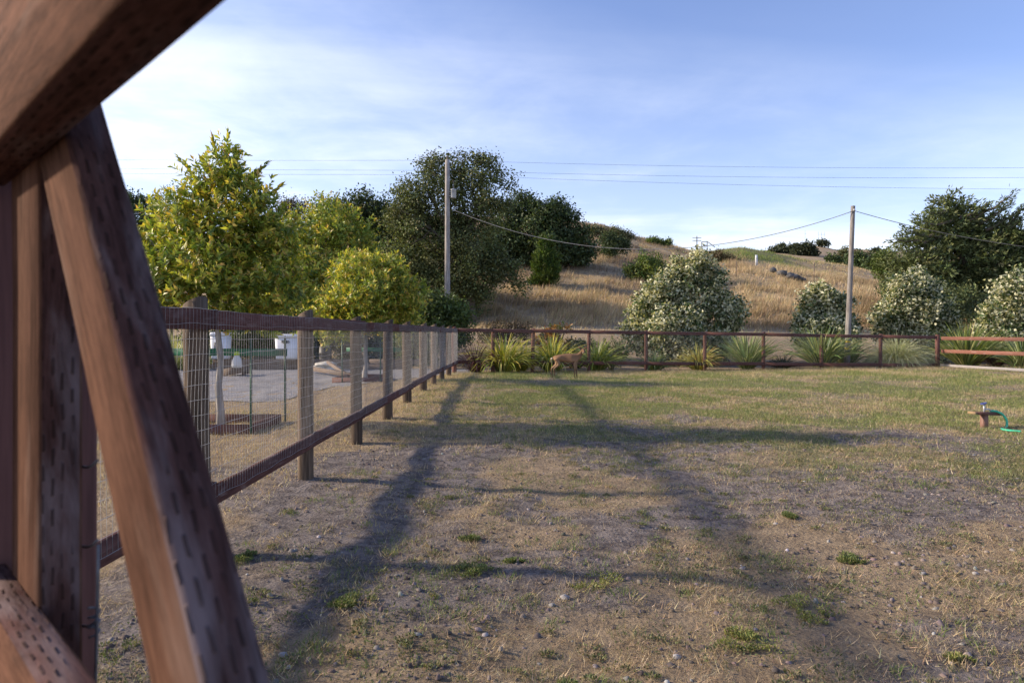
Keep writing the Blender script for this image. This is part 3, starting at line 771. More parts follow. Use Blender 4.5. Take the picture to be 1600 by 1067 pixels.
tree('dark_oak', 'dense dark green oak behind the mid green tree', 'tree', 575, 58,
     [(548, 322, 28), (580, 325, 34), (520, 338, 28), (612, 345, 32), (560, 365, 55), (615, 385, 45), (520, 385, 40), (590, 420, 50), (650, 410, 35), (500, 330, 16)],
     3600, 8, 0.36, 0.26, 0.16, DKO, [3, 2, 2], M_leafdark, 'clump', 0.35)
tree('sparse_tree', 'thin brownish half bare tree against the sky behind the yellowing tree', 'tree', 450, 64,
     [(450, 318, 20), (430, 330, 20), (472, 328, 20), (455, 345, 30), (420, 350, 22), (487, 345, 18)],
     520, 8, 0.35, 0.20, 0.11, [(0.12, 0.095, 0.075), (0.08, 0.075, 0.05), (0.07, 0.08, 0.04)], [3, 2, 1], M_leafdark, 'clump', 0.22, limbs=6)
tree('sparse_tree', 'slim airy sapling between the brace and the yellow leader', 'tree', 268, 40,
     [(270, 298, 12), (264, 318, 18), (280, 322, 16), (268, 350, 26)], 170, 8, 0.22, 0.16, 0.07, GRN, [2, 2, 2], M_leafdark, 'clump', 0.08, limbs=4)
tree('dark_oak', 'low dark oak crown just right of the slanting brace at far left', 'tree', 205, 72,
     [(212, 312, 14), (228, 314, 12), (190, 315, 22), (215, 340, 40), (160, 330, 40), (250, 345, 30)], 1300, 8, 0.42, 0.28, 0.17, DKO, [2, 3, 2], M_leafdark, 'clump', 0.3)
tree('spreading_oak', 'tall spreading olive green oak behind the pole with the transformer', 'tree', 735, 53,
     [(672, 262, 18), (688, 250, 12), (662, 252, 9), (722, 256, 20), (752, 258, 20), (776, 272, 16), (795, 290, 12), (803, 276, 6), (764, 250, 10), (705, 285, 34), (660, 300, 32), (632, 315, 26), (748, 300, 36), (775, 318, 20),
      (690, 335, 46), (640, 350, 38), (740, 350, 42), (660, 400, 52), (720, 405, 50), (770, 405, 34), (640, 435, 34), (700, 450, 40), (752, 440, 34), (790, 425, 24), (808, 440, 12), (816, 452, 9),
      (735, 480, 20), (715, 490, 25), (680, 480, 30)],
     3300, 19, 0.34, 0.19, 0.135, OAK, [3, 2.4, 2.2, 0.8], M_leafdark, 'clump', 0.42, limbs=18, shell=0.7, fork=0.3, rag=(10, 0.52), jit=0.28)
tree('dark_oak', 'broad dark rounded oak to the right of the spreading oak', 'tree', 840, 77,
     [(820, 325, 28), (852, 332, 32), (795, 340, 30), (880, 350, 30), (902, 368, 22), (830, 365, 45), (885, 390, 36), (905, 405, 22), (800, 385, 40), (850, 400, 42), (780, 370, 28), (915, 390, 14), (890, 420, 22), (770, 400, 25)],
     5600, 8, 0.40, 0.31, 0.2, DKO, [3, 2.4, 2], M_leafdark, 'clump', 0.5, shell=0.4)
tree('small_conifer', 'small bright green cone shaped conifer in front of the broad dark oak', 'conifer', 851, 67,
     [(853, 376, 7), (852, 388, 11), (851, 402, 16), (851, 416, 20), (851, 428, 21), (850, 440, 20)], 2000, 8, 0.14, 0.32, 0.09, [(0.085, 0.13, 0.025), (0.05, 0.09, 0.02), (0.12, 0.16, 0.035)], [3, 2, 1], M_leafdark, 'needle', 0.1, limbs=3, dj=0, upb=1.3)
tree('dark_shrub', 'large dark green shrub at the foot of the transformer pole', 'shrub', 680, 31,
     [(640, 478, 26), (668, 470, 26), (700, 478, 26), (650, 505, 36), (690, 505, 36), (722, 498, 20), (670, 530, 36), (635, 530, 30), (715, 525, 24)],
     2300, 8, 0.17, 0.15, 0.08, [(0.08, 0.12, 0.034), (0.125, 0.165, 0.045), (0.052, 0.08, 0.027)], [3, 2, 2], M_leafdark, 'clump', 0.07, fork=0.15)
FLW = [(0.075, 0.115, 0.045), (0.11, 0.155, 0.06), (0.05, 0.08, 0.033)]
CRM = (0.58, 0.57, 0.40)
def flower_tree(label, px, Y, lobes, n, r=0.1):
    tree('flowering_tree', label, 'tree', px, Y, lobes, int(n * 1.35), 11, 0.15, 0.165, 0.11, FLW, [3, 2, 2], M_leaf, 'clump', r, pale=(CRM, 0.56), group='cream flowering trees behind the far fence', fork=0.2, shell=0.6, rag=(7, 0.88))
flower_tree('widest cream flowering tree, domed, directly right of the deer', 1070, 34.5,
    [(1092, 408, 20), (1070, 425, 28), (1108, 435, 28), (1040, 448, 30), (1080, 465, 48), (1020, 475, 34), (1128, 475, 28), (1000, 500, 28), (1050, 510, 50), (1110, 510, 44), (1138, 510, 18), (1000, 530, 26), (1060, 540, 40), (1120, 540, 34), (985, 518, 14)], 2600)
flower_tree('slim cream flowering tree partly behind the yellow banded pole', 1288, 34.5,
    [(1284, 456, 17), (1272, 474, 22), (1302, 474, 22), (1288, 496, 36), (1262, 506, 22), (1318, 506, 22), (1288, 526, 40), (1330, 522, 12), (1255, 528, 16)], 1150)
flower_tree('cream flowering tree behind the pale fountain grass', 1428, 35.5,
    [(1432, 432, 16), (1415, 448, 24), (1448, 448, 20), (1430, 470, 40), (1398, 490, 30), (1462, 485, 28), (1430, 510, 50), (1382, 512, 20), (1480, 512, 22), (1425, 530, 44)], 1750)
flower_tree('cream flowering tree cut by the right edge of the view', 1600, 33,
    [(1600, 442, 26), (1580, 462, 30), (1615, 470, 40), (1560, 490, 28), (1600, 505, 46), (1548, 515, 22), (1570, 525, 34), (1640, 480, 55), (1640, 530, 50)], 1900)
CYP = [(0.12, 0.15, 0.058), (0.17, 0.195, 0.078), (0.075, 0.10, 0.042)]
tC, lwC = tree('cypress_tree', 'big dark cypress with spiky upper limbs at the right', 'conifer', 1524, 58,
     [(1480, 312, 11), (1470, 332, 17), (1495, 326, 15), (1505, 345, 20), (1452, 358, 20), (1485, 372, 40), (1535, 372, 30), (1575, 368, 22), (1425, 382, 20), (1600, 385, 40), (1440, 412, 34),
      (1500, 420, 56), (1565, 430, 50), (1410, 420, 22), (1460, 455, 44), (1530, 465, 46), (1620, 440, 50), (1415, 450, 26), (1650, 400, 60)],
     7000, 9, 0.32, 0.38, 0.13, CYP, [3, 2, 2.2], M_leafdark, 'needle', 0.5, shell=0.35, limbs=16, upb=0.1)
def limb_sprays(parent, runs, Y):
    g = Geo(); P_ = []; D_ = []
    for a, b in runs:
        A = at(*a, Y); B = at(*b, Y - 1); P = branch_path(A, B, sag=-0.05, wig=0.05, n=8); g.add(*tube_arr(P, np.linspace(0.16, 0.03, 8), 5)); ax = unit(B - A)
        for u in rng.random(230):
            k = u * 6.99; p = P[int(k)] * (1 - k % 1) + P[min(int(k) + 1, 7)] * (k % 1)
            P_.append(p + rng.normal(size=3) * 0.16); D_.append(unit(ax + rng.normal(size=3) * 0.5))
    m = len(P_); P_ = np.array(P_); D_ = np.array(D_)
    V, T = leaves_arr(P_, D_, sphere_dirs(m), 0.42 * (0.6 + 0.6 * rng.random(m)), 0.10 * (0.6 + 0.6 * rng.random(m)))
    g.build('limb', M_bark, parent, smooth_sh=True)
    mk('limb_spray', V, T, M_leafdark, parent, col=np.repeat(pick_cols(m, CYP, [2, 1, 3]), 4, 0), kind='stuff')
limb_sprays(tC, [((1510, 345), (1584, 301)), ((1530, 350), (1578, 318)), ((1540, 360), (1597, 326)), ((1550, 372), (1600, 340)), ((1460, 375), (1398, 374)), ((1470, 370), (1422, 361)), ((1480, 330), (1452, 332)), ((1500, 340), (1545, 318)), ((1490, 345), (1440, 348)), ((1560, 365), (1612, 312)), ((1575, 372), (1622, 350)), ((1465, 390), (1408, 392))], 57)
tree('bright_tree', 'small brighter green tree at the left foot of the cypress', 'tree', 1385, 74, [(1384, 396, 10), (1380, 408, 16), (1392, 412, 16), (1384, 425, 20), (1402, 428, 16)],
     800, 8, 0.3, 0.26, 0.14, [(0.10, 0.135, 0.028), (0.065, 0.095, 0.022)], [3, 2], M_leafdark, 'clump', 0.15)
tree('dark_oak', 'dark green tree low behind the flowering tree and under the cypress', 'tree', 1440, 50, [(1420, 455, 26), (1400, 452, 20), (1460, 470, 36), (1500, 480, 34), (1430, 490, 34), (1540, 480, 30)],
     1500, 8, 0.26, 0.2, 0.11, CYP, [3, 2, 2], M_leafdark, 'clump', 0.2)

def bush(label, px, Y, lobes, n, pal, lL=0.2, lW=0.12, sig=0.2, mode='clump', group='scrub bushes on the dry hill', name='hill_bush', pale=None, shell=0.45, wts=None, mat=None):
    x = (px - 800) * Y / F; z0 = H(x, Y); lw = lobes_world(lobes, Y)
    zmin = min(c[2] - r for c, r in lw); dz = z0 - zmin - 0.15 * lw[0][1] if zmin > z0 or zmin < z0 - 1.5 else 0.0
    lw = [(c + np.array([0, 0, dz]), r) for c, r in lw]
    t = thing(name, (x, Y, z0), label, 'bush', group)
    g = Geo()
    for c, r in lw[:7]:
        g.add(*tube_arr(branch_path((x, Y, z0 - 0.1), c, wig=0.08), np.linspace(0.05, 0.012, 6), 5))
    g.build('stem', M_bark, t, smooth_sh=True)
    crown('foliage', ragged(lw, 6), n, 8, sig, lL, lW, pal, wts or [1] * len(pal), mat or M_leafdark, t, mode, shell, 0.2, z0, pale)
SCR = [(0.12, 0.13, 0.06), (0.165, 0.16, 0.08), (0.08, 0.095, 0.045)]
bush('dense dark green bush on the slope above the widest flowering tree', 1008, 72, [(1010, 410, 18), (995, 425, 20), (1022, 422, 20), (1008, 438, 20)], 900, GRN, 0.24, 0.14, 0.25)
bush('dark bush in the brown scrub left of the dense slope bush', 955, 84, [(946, 395, 14), (962, 402, 16), (975, 405, 12), (955, 412, 16)], 520, DKO, 0.26, 0.15, 0.28)
bush('olive bush standing on the crest right of the dark oak', 966, 97, [(962, 362, 11), (975, 364, 10), (952, 367, 9), (984, 367, 7), (966, 369, 11)], 420, SCR, 0.28, 0.15, 0.34)
bush('small yellowish bush on the crest beside the dark oak', 930, 98, [(925, 360, 8), (935, 362, 9), (928, 370, 8)], 200, SCR, 0.28, 0.15, 0.3)
bush('low round green bush on the crest, left one of a pair', 1019, 108, [(1017, 369, 6), (1024, 370, 6)], 130, GRN, 0.28, 0.15, 0.25)
bush('low flat green bush on the crest, right one of a pair', 1039, 108, [(1034, 374, 5), (1043, 375, 6)], 120, GRN, 0.28, 0.15, 0.25)
bush('brownish scrub bush on the slope below the metal handrail', 1130, 96, [(1122, 396, 9), (1134, 397, 9), (1142, 400, 6)], 230, [(0.13, 0.10, 0.06), (0.10, 0.09, 0.045)], 0.26, 0.13, 0.3)
for lab, px, Yt, lb, n in (('far grey green tree clump left of the tall pole', 1345, 170, [(1340, 402, 13), (1352, 405, 13), (1335, 412, 14), (1360, 414, 14)], 420),
                           ('far tree clump right of the tall pole before the cypress', 1368, 165, [(1372, 406, 12), (1362, 410, 12), (1380, 412, 10)], 320),
                           ('far brown topped tree beside the tall pole', 1322, 190, [(1321, 393, 7), (1320, 402, 10), (1328, 406, 9)], 220),
                           ('far low shrubs in front of the dry valley field', 1304, 185, [(1300, 405, 7), (1310, 407, 8)], 160)):
    tree('far_tree', lab, 'tree', px, Yt, lb, n, 7, 0.55, 0.7, 0.4, SCR if 'brown' in lab else DKO, [2, 2, 1], M_leafdark, 'clump', 0.25, limbs=3, group='trees in the far valley', dj=0.2)
for lab, px, Yt, lb, n in (('round dark oak cluster under the mast on the distant hill', 1258, 405, [(1250, 389, 7), (1262, 389, 9), (1256, 393, 9), (1268, 392, 7), (1244, 397, 7), (1258, 398, 8), (1270, 396, 6)], 600),
                           ('left dark oak on the distant hill', 1241, 420, [(1238, 388, 6), (1245, 390, 6), (1236, 394, 6)], 200),
                           ('broad crowned oak on the very top of the distant hill', 1284, 492, [(1280, 380.5, 3.5), (1285, 379.5, 4), (1290, 382, 2.5)], 120),
                           ('small round oak at the left end of the distant ridge', 1221, 490, [(1221, 386, 3.5), (1216, 387.5, 3)], 110),
                           ('dark oaks low on the distant hill beside the green mound', 1222, 415, [(1214, 394, 5), (1224, 394, 6), (1207, 393, 4)], 200),
                           ('tree on the far right ridge beside the cypress', 1371, 480, [(1368, 393, 4), (1374, 393, 4)], 110)):
    tree('far_oak', lab, 'tree', px, Yt, lb, n, 7, 1.2, 1.5, 0.9, [(0.045, 0.058, 0.030), (0.06, 0.072, 0.038)], [1, 1], M_leafdark, 'clump', 0.5, limbs=2, group='oaks on the distant hill', dj=0.2)
ORG = [(0.36, 0.14, 0.035), (0.22, 0.12, 0.03), (0.07, 0.10, 0.03), (0.42, 0.22, 0.06)]
bush('orange tinted shrub behind the far fence above the deer', 866, 31.5, [(858, 498, 14), (872, 492, 13), (882, 488, 9), (850, 512, 16), (872, 512, 18), (890, 514, 10), (862, 530, 18), (880, 535, 14)], 330, ORG, 0.15, 0.07, 0.1, 'shoot', None, 'orange_shrub', wts=[3, 2, 3, 1], mat=M_leaf)
bush('feathery light green shrub between the yellow flax and the flowering tree', 955, 30.0, [(955, 540, 15), (945, 552, 16), (966, 552, 15), (955, 562, 16)], 320, [(0.11, 0.15, 0.05), (0.07, 0.10, 0.03)], 0.14, 0.035, 0.10, 'needle', None, 'feathery_shrub', mat=M_leaf)
bush('dark shrub behind the flax clump left of the deer', 905, 31.5, [(900, 545, 16), (915, 542, 14), (890, 555, 14), (905, 560, 16)], 300, DKO, 0.14, 0.08, 0.12, 'clump', None, 'dark_shrub')
bush('brown dry brush at the foot of the oak behind the fence corner', 800, 42, [(780, 500, 14), (800, 498, 16), (820, 503, 14), (760, 505, 14)], 420, [(0.09, 0.07, 0.05), (0.06, 0.05, 0.035)], 0.16, 0.07, 0.2, 'clump', None, 'dry_brush')

for lab, px, Y, lb, n in (('dark shrub behind the smaller white bin', 345, 34, [(330, 520, 26), (365, 518, 28), (345, 540, 28), (375, 545, 24), (310, 540, 30)], 620),
                          ('dark shrub between the two white bins', 405, 34, [(395, 512, 26), (420, 520, 24), (405, 540, 26), (430, 545, 22)], 560),
                          ('dark shrub behind the larger white bin', 470, 34.5, [(455, 512, 26), (480, 515, 28), (495, 535, 26), (470, 545, 26)], 620),
                          ('dark shrub behind the round yellowing tree', 560, 35, [(530, 525, 26), (560, 520, 28), (590, 530, 26), (545, 548, 22), (580, 550, 22)], 700),
                          ('dark shrub at the left foot of the shrub below the transformer pole', 620, 34, [(615, 530, 24), (640, 535, 24), (605, 550, 20), (650, 552, 18)], 560)):
    bush(lab, px, Y, lb, n, DKO, 0.16, 0.09, 0.17, 'clump', 'dark shrubs behind the timber wall', 'dark_shrub')
# strap leaved plants along the far fence
def strap_plant(name, label, cat, px, Yd, width, hgt, n, pal, wts, lw=0.05, group=None, droop=1.0, up=0.6, py=None):
    Y = np.interp(px, [p[0] for p in BF], [p[1] for p in BF]) + Yd
    x = (px - 800) * Y / F; z0 = H(x, Y)
    t = thing(name, (x, Y, z0), label, cat, group)
    K = 6; V = []; Q = []; C = []
    n = int(n * 3.0) if lw > 0.02 else n
    cols = pick_cols(n, pal, wts, 0.15)
    for i in range(n):
        az = rng.random() * 6.283; k_ = rng.random() ** 0.75; w = lw * 0.85 * (0.7 + 0.6 * rng.random())
        dx, dy = math.cos(az), math.sin(az); sx, sy = -dy, dx
        b = np.array([x + dx * width * 0.10 * k_ + rng.normal() * 0.05, Y + dy * width * 0.10 * k_ + rng.normal() * 0.05, z0 - 0.02])
        Lf = hgt * 1.22 * (0.75 + 0.45 * rng.random()) * (1.0 + 0.12 * k_); s = np.linspace(0, 1, K + 1)
        e_ = R(86 - 48 * k_ * (0.55 + 0.45 * min(width / (2 * hgt), 1.3))) - droop * R(125) * (0.25 + 0.75 * k_) * s ** 1.6 * (0.55 + 0.6 * rng.random())
        em = (e_[1:] + e_[:-1]) / 2; st = Lf / K
        r_ = np.concatenate([[0], np.cumsum(np.cos(em) * st)]); z_ = np.concatenate([[0], np.cumsum(np.sin(em) * st)]); z_ = np.maximum(z_, 0.03 * s)
        wid = w * np.array([0.6, 1.0, 1.0, 0.9, 0.75, 0.5, 0.06])
        Pm = b + np.stack([dx * r_, dy * r_, z_], -1)
        n0 = len(V) * 2 * (K + 1)
        tw = rng.normal() * 0.5
        side = np.array([sx * math.cos(tw), sy * math.cos(tw), math.sin(tw)])
        V.append(np.stack([Pm - side * wid[:, None] / 2, Pm + side * wid[:, None] / 2], 1).reshape(-1, 3))
        for k in range(K): Q.append((n0 + 2 * k, n0 + 2 * k + 1, n0 + 2 * k + 3, n0 + 2 * k + 2))
        C.append(np.tile(cols[i] * (0.9 + 0.2 * rng.random()), (2 * (K + 1), 1)))
    mk('strap_foliage', np.concatenate(V), np.array(Q), M_strap, t, col=np.concatenate(C), smooth_sh=True)
    return t
YF = [(0.58, 0.53, 0.09), (0.40, 0.41, 0.07), (0.17, 0.23, 0.05), (0.62, 0.57, 0.22)]
GF = [(0.18, 0.25, 0.09), (0.28, 0.34, 0.14), (0.12, 0.17, 0.07), (0.42, 0.44, 0.22)]
PF = [(0.06, 0.03, 0.035), (0.10, 0.05, 0.05), (0.14, 0.09, 0.08)]
gp = 'strap leaved plants along the far fence'
strap_plant('flax_clump', 'yellow flax clump spilling under the fence near its left corner', 'plant', 787, 0.5, 2.3, 1.35, 150, YF, [3, 2, 2, 1], 0.05, gp)
strap_plant('flax_clump', 'smaller yellow flax clump leaning right of the corner clump', 'plant', 815, 1.2, 1.6, 1.1, 80, YF, [2, 2, 3, 1], 0.045, gp)
strap_plant('flax_clump', 'yellow flax clump directly behind the deer back', 'plant', 862, 0.65, 2.0, 1.35, 120, YF, [3, 2, 3, 1], 0.05, gp)
strap_plant('flax_clump', 'loose green and yellow flax right of the deer head', 'plant', 932, 0.8, 1.9, 1.2, 90, [(0.22, 0.26, 0.05), (0.12, 0.18, 0.04), (0.36, 0.36, 0.10)], [2, 3, 1], 0.05, gp)
strap_plant('flax_clump', 'dark purple flax at the fence corner', 'plant', 742, 0.5, 1.7, 1.15, 70, PF, [2, 2, 1], 0.045, gp)
strap_plant('flax_clump', 'short yellow striped flax in front of the widest flowering tree', 'plant', 1092, 0.8, 1.7, 1.0, 95, [(0.48, 0.44, 0.14), (0.34, 0.30, 0.07), (0.28, 0.17, 0.05), (0.12, 0.15, 0.05)], [3, 3, 1, 2], 0.05, gp)
strap_plant('flax_clump', 'dull green low flax left of the short yellow striped one', 'plant', 1022, 0.9, 1.6, 0.75, 70, GF, [2, 1, 3, 0.4], 0.045, gp)
strap_plant('flax_clump', 'upright grey green flax right of the widest flowering tree', 'plant', 1168, 0.9, 1.9, 1.35, 110, GF, [3, 3, 2, 2], 0.055, gp, 0.5)
strap_plant('flax_clump', 'big green flax fan below the slim flowering tree', 'plant', 1283, 0.9, 2.5, 1.5, 130, GF, [3, 3, 2, 2], 0.06, gp, 0.6)
strap_plant('flax_clump', 'smaller spreading flax just behind the yellow banded pole', 'plant', 1322, 2.0, 1.8, 1.3, 70, GF, [3, 2, 2, 1], 0.05, gp, 0.8)
strap_plant('flax_clump', 'low dark flax between the two upright green ones', 'plant', 1222, 1.0, 1.7, 0.6, 70, [(0.05, 0.055, 0.035), (0.08, 0.09, 0.05)], [1, 1], 0.045, gp)
strap_plant('fountain_grass', 'pale fountain grass mound behind the fence near its right end', 'plant', 1402, 1.2, 3.2, 1.3, 2200, [(0.46, 0.48, 0.27), (0.36, 0.40, 0.20), (0.56, 0.55, 0.36)], [3, 2, 2], 0.016, None, 1.5)
strap_plant('flax_clump', 'tall green flax behind the two fresh red rails', 'plant', 1512, 0.9, 2.6, 1.6, 140, [(0.22, 0.29, 0.09), (0.36, 0.38, 0.12), (0.13, 0.17, 0.06), (0.48, 0.48, 0.22)], [3, 2, 2, 1], 0.06, gp, 0.5)
strap_plant('flax_clump', 'green flax cut by the right edge behind the rails', 'plant', 1598, -1.0, 2.2, 1.2, 100, GF, [3, 3, 2, 1], 0.055, gp, 0.7)
strap_plant('flax_clump', 'small purple brown flax between the two plants behind the rails', 'plant', 1557, 0.2, 1.0, 0.7, 60, PF, [2, 1, 2], 0.04, gp)

# ------------------------------------------------------------------ poles and cables
def pole(label, px, Y, top_row, r0, r1, base=None):
    x = (px - 800) * Y / F; z0 = H(x, Y); zt = at(px, top_row, Y)[2]
    t = thing('utility_pole', (x, Y, z0), label, 'utility pole', 'wooden utility poles')
    return t, x, z0, zt
tp, x, z0, zt = pole('tall weathered utility pole with a grey transformer, in front of the spreading oak', 699, 37, 250, 0, 0)
tube('shaft', np.array([(x, 37, z) for z in np.linspace(z0 - 0.3, zt, 8)]), np.linspace(0.165, 0.12, 8), M_pole, tp, 14)
g = Geo(); cz = at(707, 303, 37)
g.add(*lathe_arr((x + 0.33, 36.95, cz[2]), [(0.0, -0.24), (0.14, -0.24), (0.15, -0.22), (0.15, 0.18), (0.165, 0.19), (0.165, 0.215), (0.10, 0.25), (0.0, 0.26)], 18)); g.build('transformer', M_steel, tp, smooth_sh=False)
g = Geo(); g.add(*lathe_arr((x + 0.33, 36.95, cz[2] + 0.25), [(0.02, 0), (0.05, 0.03), (0.03, 0.06), (0.05, 0.09), (0.03, 0.12), (0.045, 0.15), (0.015, 0.2), (0.012, 0.45)], 10)); g.build('bushing', M_pole, tp, smooth_sh=True)
for q_ in (0.1, -0.12):
    g = Geo(); g.add(*box_arr((x + 0.16, 36.95, cz[2] + q_), (0.1, 0.05, 0.04))); g.build('bracket', M_steel, tp)
g = Geo(); g.add(*lathe_arr((x, 37, zt), [(0.03, -0.02), (0.03, 0.1), (0.07, 0.12), (0.05, 0.17), (0.065, 0.2), (0.0, 0.24)], 10)); g.build('insulator', M_pole, tp, smooth_sh=True)
xL, zL = x, zt
tq, x, z0, zt = pole('slightly leaning wooden pole with two yellow bands behind the far fence', 1325, 31.2, 322, 0, 0)
P = np.linspace(0, 1, 9)[:, None]; a = np.array([x - 0.06, 31.2, z0 - 0.3]); b = at(1333, 322, 31.2); PP = a + (b - a) * P
tube('shaft', PP, np.linspace(0.135, 0.095, 9), M_pole, tq, 14)
for row in (534, 545):
    z = EYE + (HZ - row) * 31.2 / F; f = (z - a[2]) / (b[2] - a[2]); c = a + (b - a) * f; ax = (b - a) / np.linalg.norm(b - a)
    tube('yellow_band', np.array([c - ax * 0.04, c + ax * 0.04]), 0.139 - 0.04 * f, M_yellow, tq, 14)
g = Geo(); g.add(*box_arr(b + np.array([0, -0.1, -0.2]), (0.06, 0.1, 0.1))); g.build('clamp', M_steel, tq)
topR = b
def cable(label, pts, r, mat, group=None, sag_n=60, name='cable'):
    pts = np.asarray(pts, float)
    tt = np.linspace(0, 1, len(pts)); u = np.linspace(0, 1, sag_n)
    # smooth curve through the given points
    if len(pts) == 3:
        P = np.array([pts[0] * (1 - s) * (1 - 2 * s) + pts[1] * 4 * s * (1 - s) + pts[2] * s * (2 * s - 1) for s in u])
    else:
        P = np.stack([np.interp(u, tt, pts[:, k]) for k in range(3)], -1)
    o = tube(name, P, r, mat, None, 5); tag(o, label, 'cable', group); return o
def mid(a, b, sag): m = (np.asarray(a) + np.asarray(b)) / 2; m[2] -= sag; return m
pL = at(706, 327, 36.9); pR = topR + np.array([-0.05, -0.1, -0.25])
# the low point of the hanging service drop lies near photo column 1000
def drop(a, b, row_mid):
    # parabola in the vertical plane through a and b, its sag set from the middle of the view between the poles
    m = (a + b) / 2; px = 800 + F * m[0] / m[1]
    m = m.copy(); m[2] = EYE + (HZ - row_mid) * m[1] / F; return m
cable('thick service cable sagging between the two wooden poles', [pL, drop(pL, pR, 389.5), pR], 0.016, M_palecable)
eR = np.array([30.0, 33, EYE + 3.0])
q_ = topR + np.array([0.05, -0.1, -0.25]); e_ = at(1720, 398, 27); cable('dark service cable running from the banded pole out past the cypress', [q_, drop(q_, e_, 372), e_], 0.015, M_cable)
gw = 'thin high power lines across the sky'
for lab, l0, l1, r0, r1 in (('topmost of the three thin high power lines', (-300, 244), (1900, 259), 250.5, 0),
                            ('middle one of the three thin high power lines', (-300, 255), (1900, 274), 266.5, 0),
                            ('lowest of the three thin high power lines', (-300, 264), (1900, 296), 273, 0)):
    c0 = at(697, r0, 37.4); A_ = at(*l0, 50); B_ = at(*l1, 34)
    for A1, B1, sg in ((A_, c0, 0.15), (c0, B_, 0.25)):
        pass
    u1 = np.linspace(0, 1, 30)[:, None]
    Pl = A_ + (c0 - A_) * u1; Pl[:, 2] -= (4 * u1 * (1 - u1))[:, 0] * 0.12
    Pr = c0 + (B_ - c0) * u1; Pr[:, 2] -= (4 * u1 * (1 - u1))[:, 0] * 0.25
    o = tube('power_line', np.vstack([Pl, Pr[1:]]), 0.006, M_cable, None, 4); tag(o, lab, 'power line', gw)

# small things on the hill
def hill_pt(px, Y):
    x = (px - 800) * Y / F; return x, Y, H(x, Y)
x, y, z = hill_pt(1089, 116); t = thing('distant_pole', (x, y, z), 'tiny crossarm pole on the crest left of the green mound', 'utility pole', 'far small poles')
zt = at(1089, 369, 116)[2]; tube('shaft', np.array([(x, y, z - 0.5), (x, y, zt)]), 0.075, M_bark, t, 6)
for f in (0.3, 0.8): 
    g = Geo(); g.add(*box_arr((x, y, zt - f), (1.5, 0.08, 0.08))); g.build('crossarm', M_bark, t)
x0, Y0, z0 = hill_pt(1097, 107); x1, _, z1 = hill_pt(1107, 107); x2, _, z2 = hill_pt(1118, 104)
t = thing('handrail', (x0, Y0, z0), 'grey metal handrail frame at the crest beside the green mound', 'handrail')
a = at(1096.5, 378, 107); b = at(1105, 377.5, 107); c = at(1117, 386, 105)
g = Geo()
for p, zb in ((a, z0), (b, z1)): g.add(*tube_arr(np.array([(p[0], p[1], zb - 0.3), p]), 0.06, 6))
g.build('upright', M_cable, t); g = Geo(); g.add(*tube_arr(np.array([a, b]), 0.06, 6)); g.add(*tube_arr(np.array([b, c]), 0.06, 6)); g.build('rail', M_cable, t)
x, y, z = hill_pt(1182, 92); t = thing('marker_post', (x, y, z), 'short white marker post on the slope right of the mound', 'post')
zt = at(1182, 398.5, 92)[2]; g = Geo(); g.add(*box_arr((x, y, (z + zt) / 2), (0.30, 0.12, max(0.8, zt - z)))); g.build('board', M_white, t)
g = Geo(); g.add(*box_arr((x, y - 0.07, (z + zt) / 2 + 0.25), (0.2, 0.02, 0.12))); g.build('plate', M_steel, t)
def rock_arr(c, r, seed, sub=2):
    import bmesh
    bm = bmesh.new(); bmesh.ops.create_icosphere(bm, subdivisions=sub, radius=1.0)
    V = np.array([v.co[:] for v in bm.verts]); T = np.array([[v.index for v in f.verts] for f in bm.faces]); bm.free()
    k = 0.72 + 0.55 * vnoise(V[:, 0] * 1.6 + seed * 7, V[:, 1] * 1.6 + V[:, 2] * 1.9, seed)
    return c + V * k[:, None] * np.asarray(r), T
x, y, z = hill_pt(1233, 84)
t = thing('rock_outcrop', (x, y, z), 'dark grey jumbled rock outcrop in the golden grass', 'rock')
for k in range(11):
    f_ = k / 10; dx = -1.5 + 3.0 * f_ + rng.normal() * 0.15; q_ = 0.30 + 0.35 * rng.random(); yy = y + rng.normal() * 0.5
    V, T = rock_arr(np.array([x + dx, yy, H(x + dx, yy) + 0.45 * (1 - f_) + 0.32]), (q_ * 1.3, q_, q_ * (0.9 if f_ < 0.4 else 0.65)), int(rng.integers(50)), 1)
    mk('boulder', V, T, M_rock, t)
for lab, px, Y, rw, hh in (('thin dead stake in the golden grass left of the rock', 1150, 80, 428, 1.9), ('thin dead stake in the golden grass right of the rock', 1272, 86, 0, 2.3)):
    x, y, z = hill_pt(px, Y); o = tube('stake', np.array([(x, y, z - 0.2), (x + 0.05, y, z + hh)]), 0.04, M_bark, None, 6); tag(o, lab, 'stake', 'stakes on the hill')
for lab, px, Y, sc in (('faint antenna mast on the distant hilltop, left one', 1258, 495, 16), ('cluster of thin antenna rods on the distant hilltop', 1283, 500, 14)):
    x, y, z = hill_pt(px, Y); t = thing('antenna_mast', (x, y, z), lab, 'antenna', 'antennas on the distant hilltop')
    for dx in ((0,) if 'left' in lab else (-2.0, 0.2, 2.6)):
        tube('mast', np.array([(x + dx, y, z - 1), (x + dx, y, z + sc * 0.75)]), 0.13, M_steel, t, 5)
    g = Geo(); g.add(*box_arr((x + 0.2, y, z + sc * 0.6), (4.6 if 'left' not in lab else 1.4, 0.12, 0.12))); g.build('bar', M_steel, t)

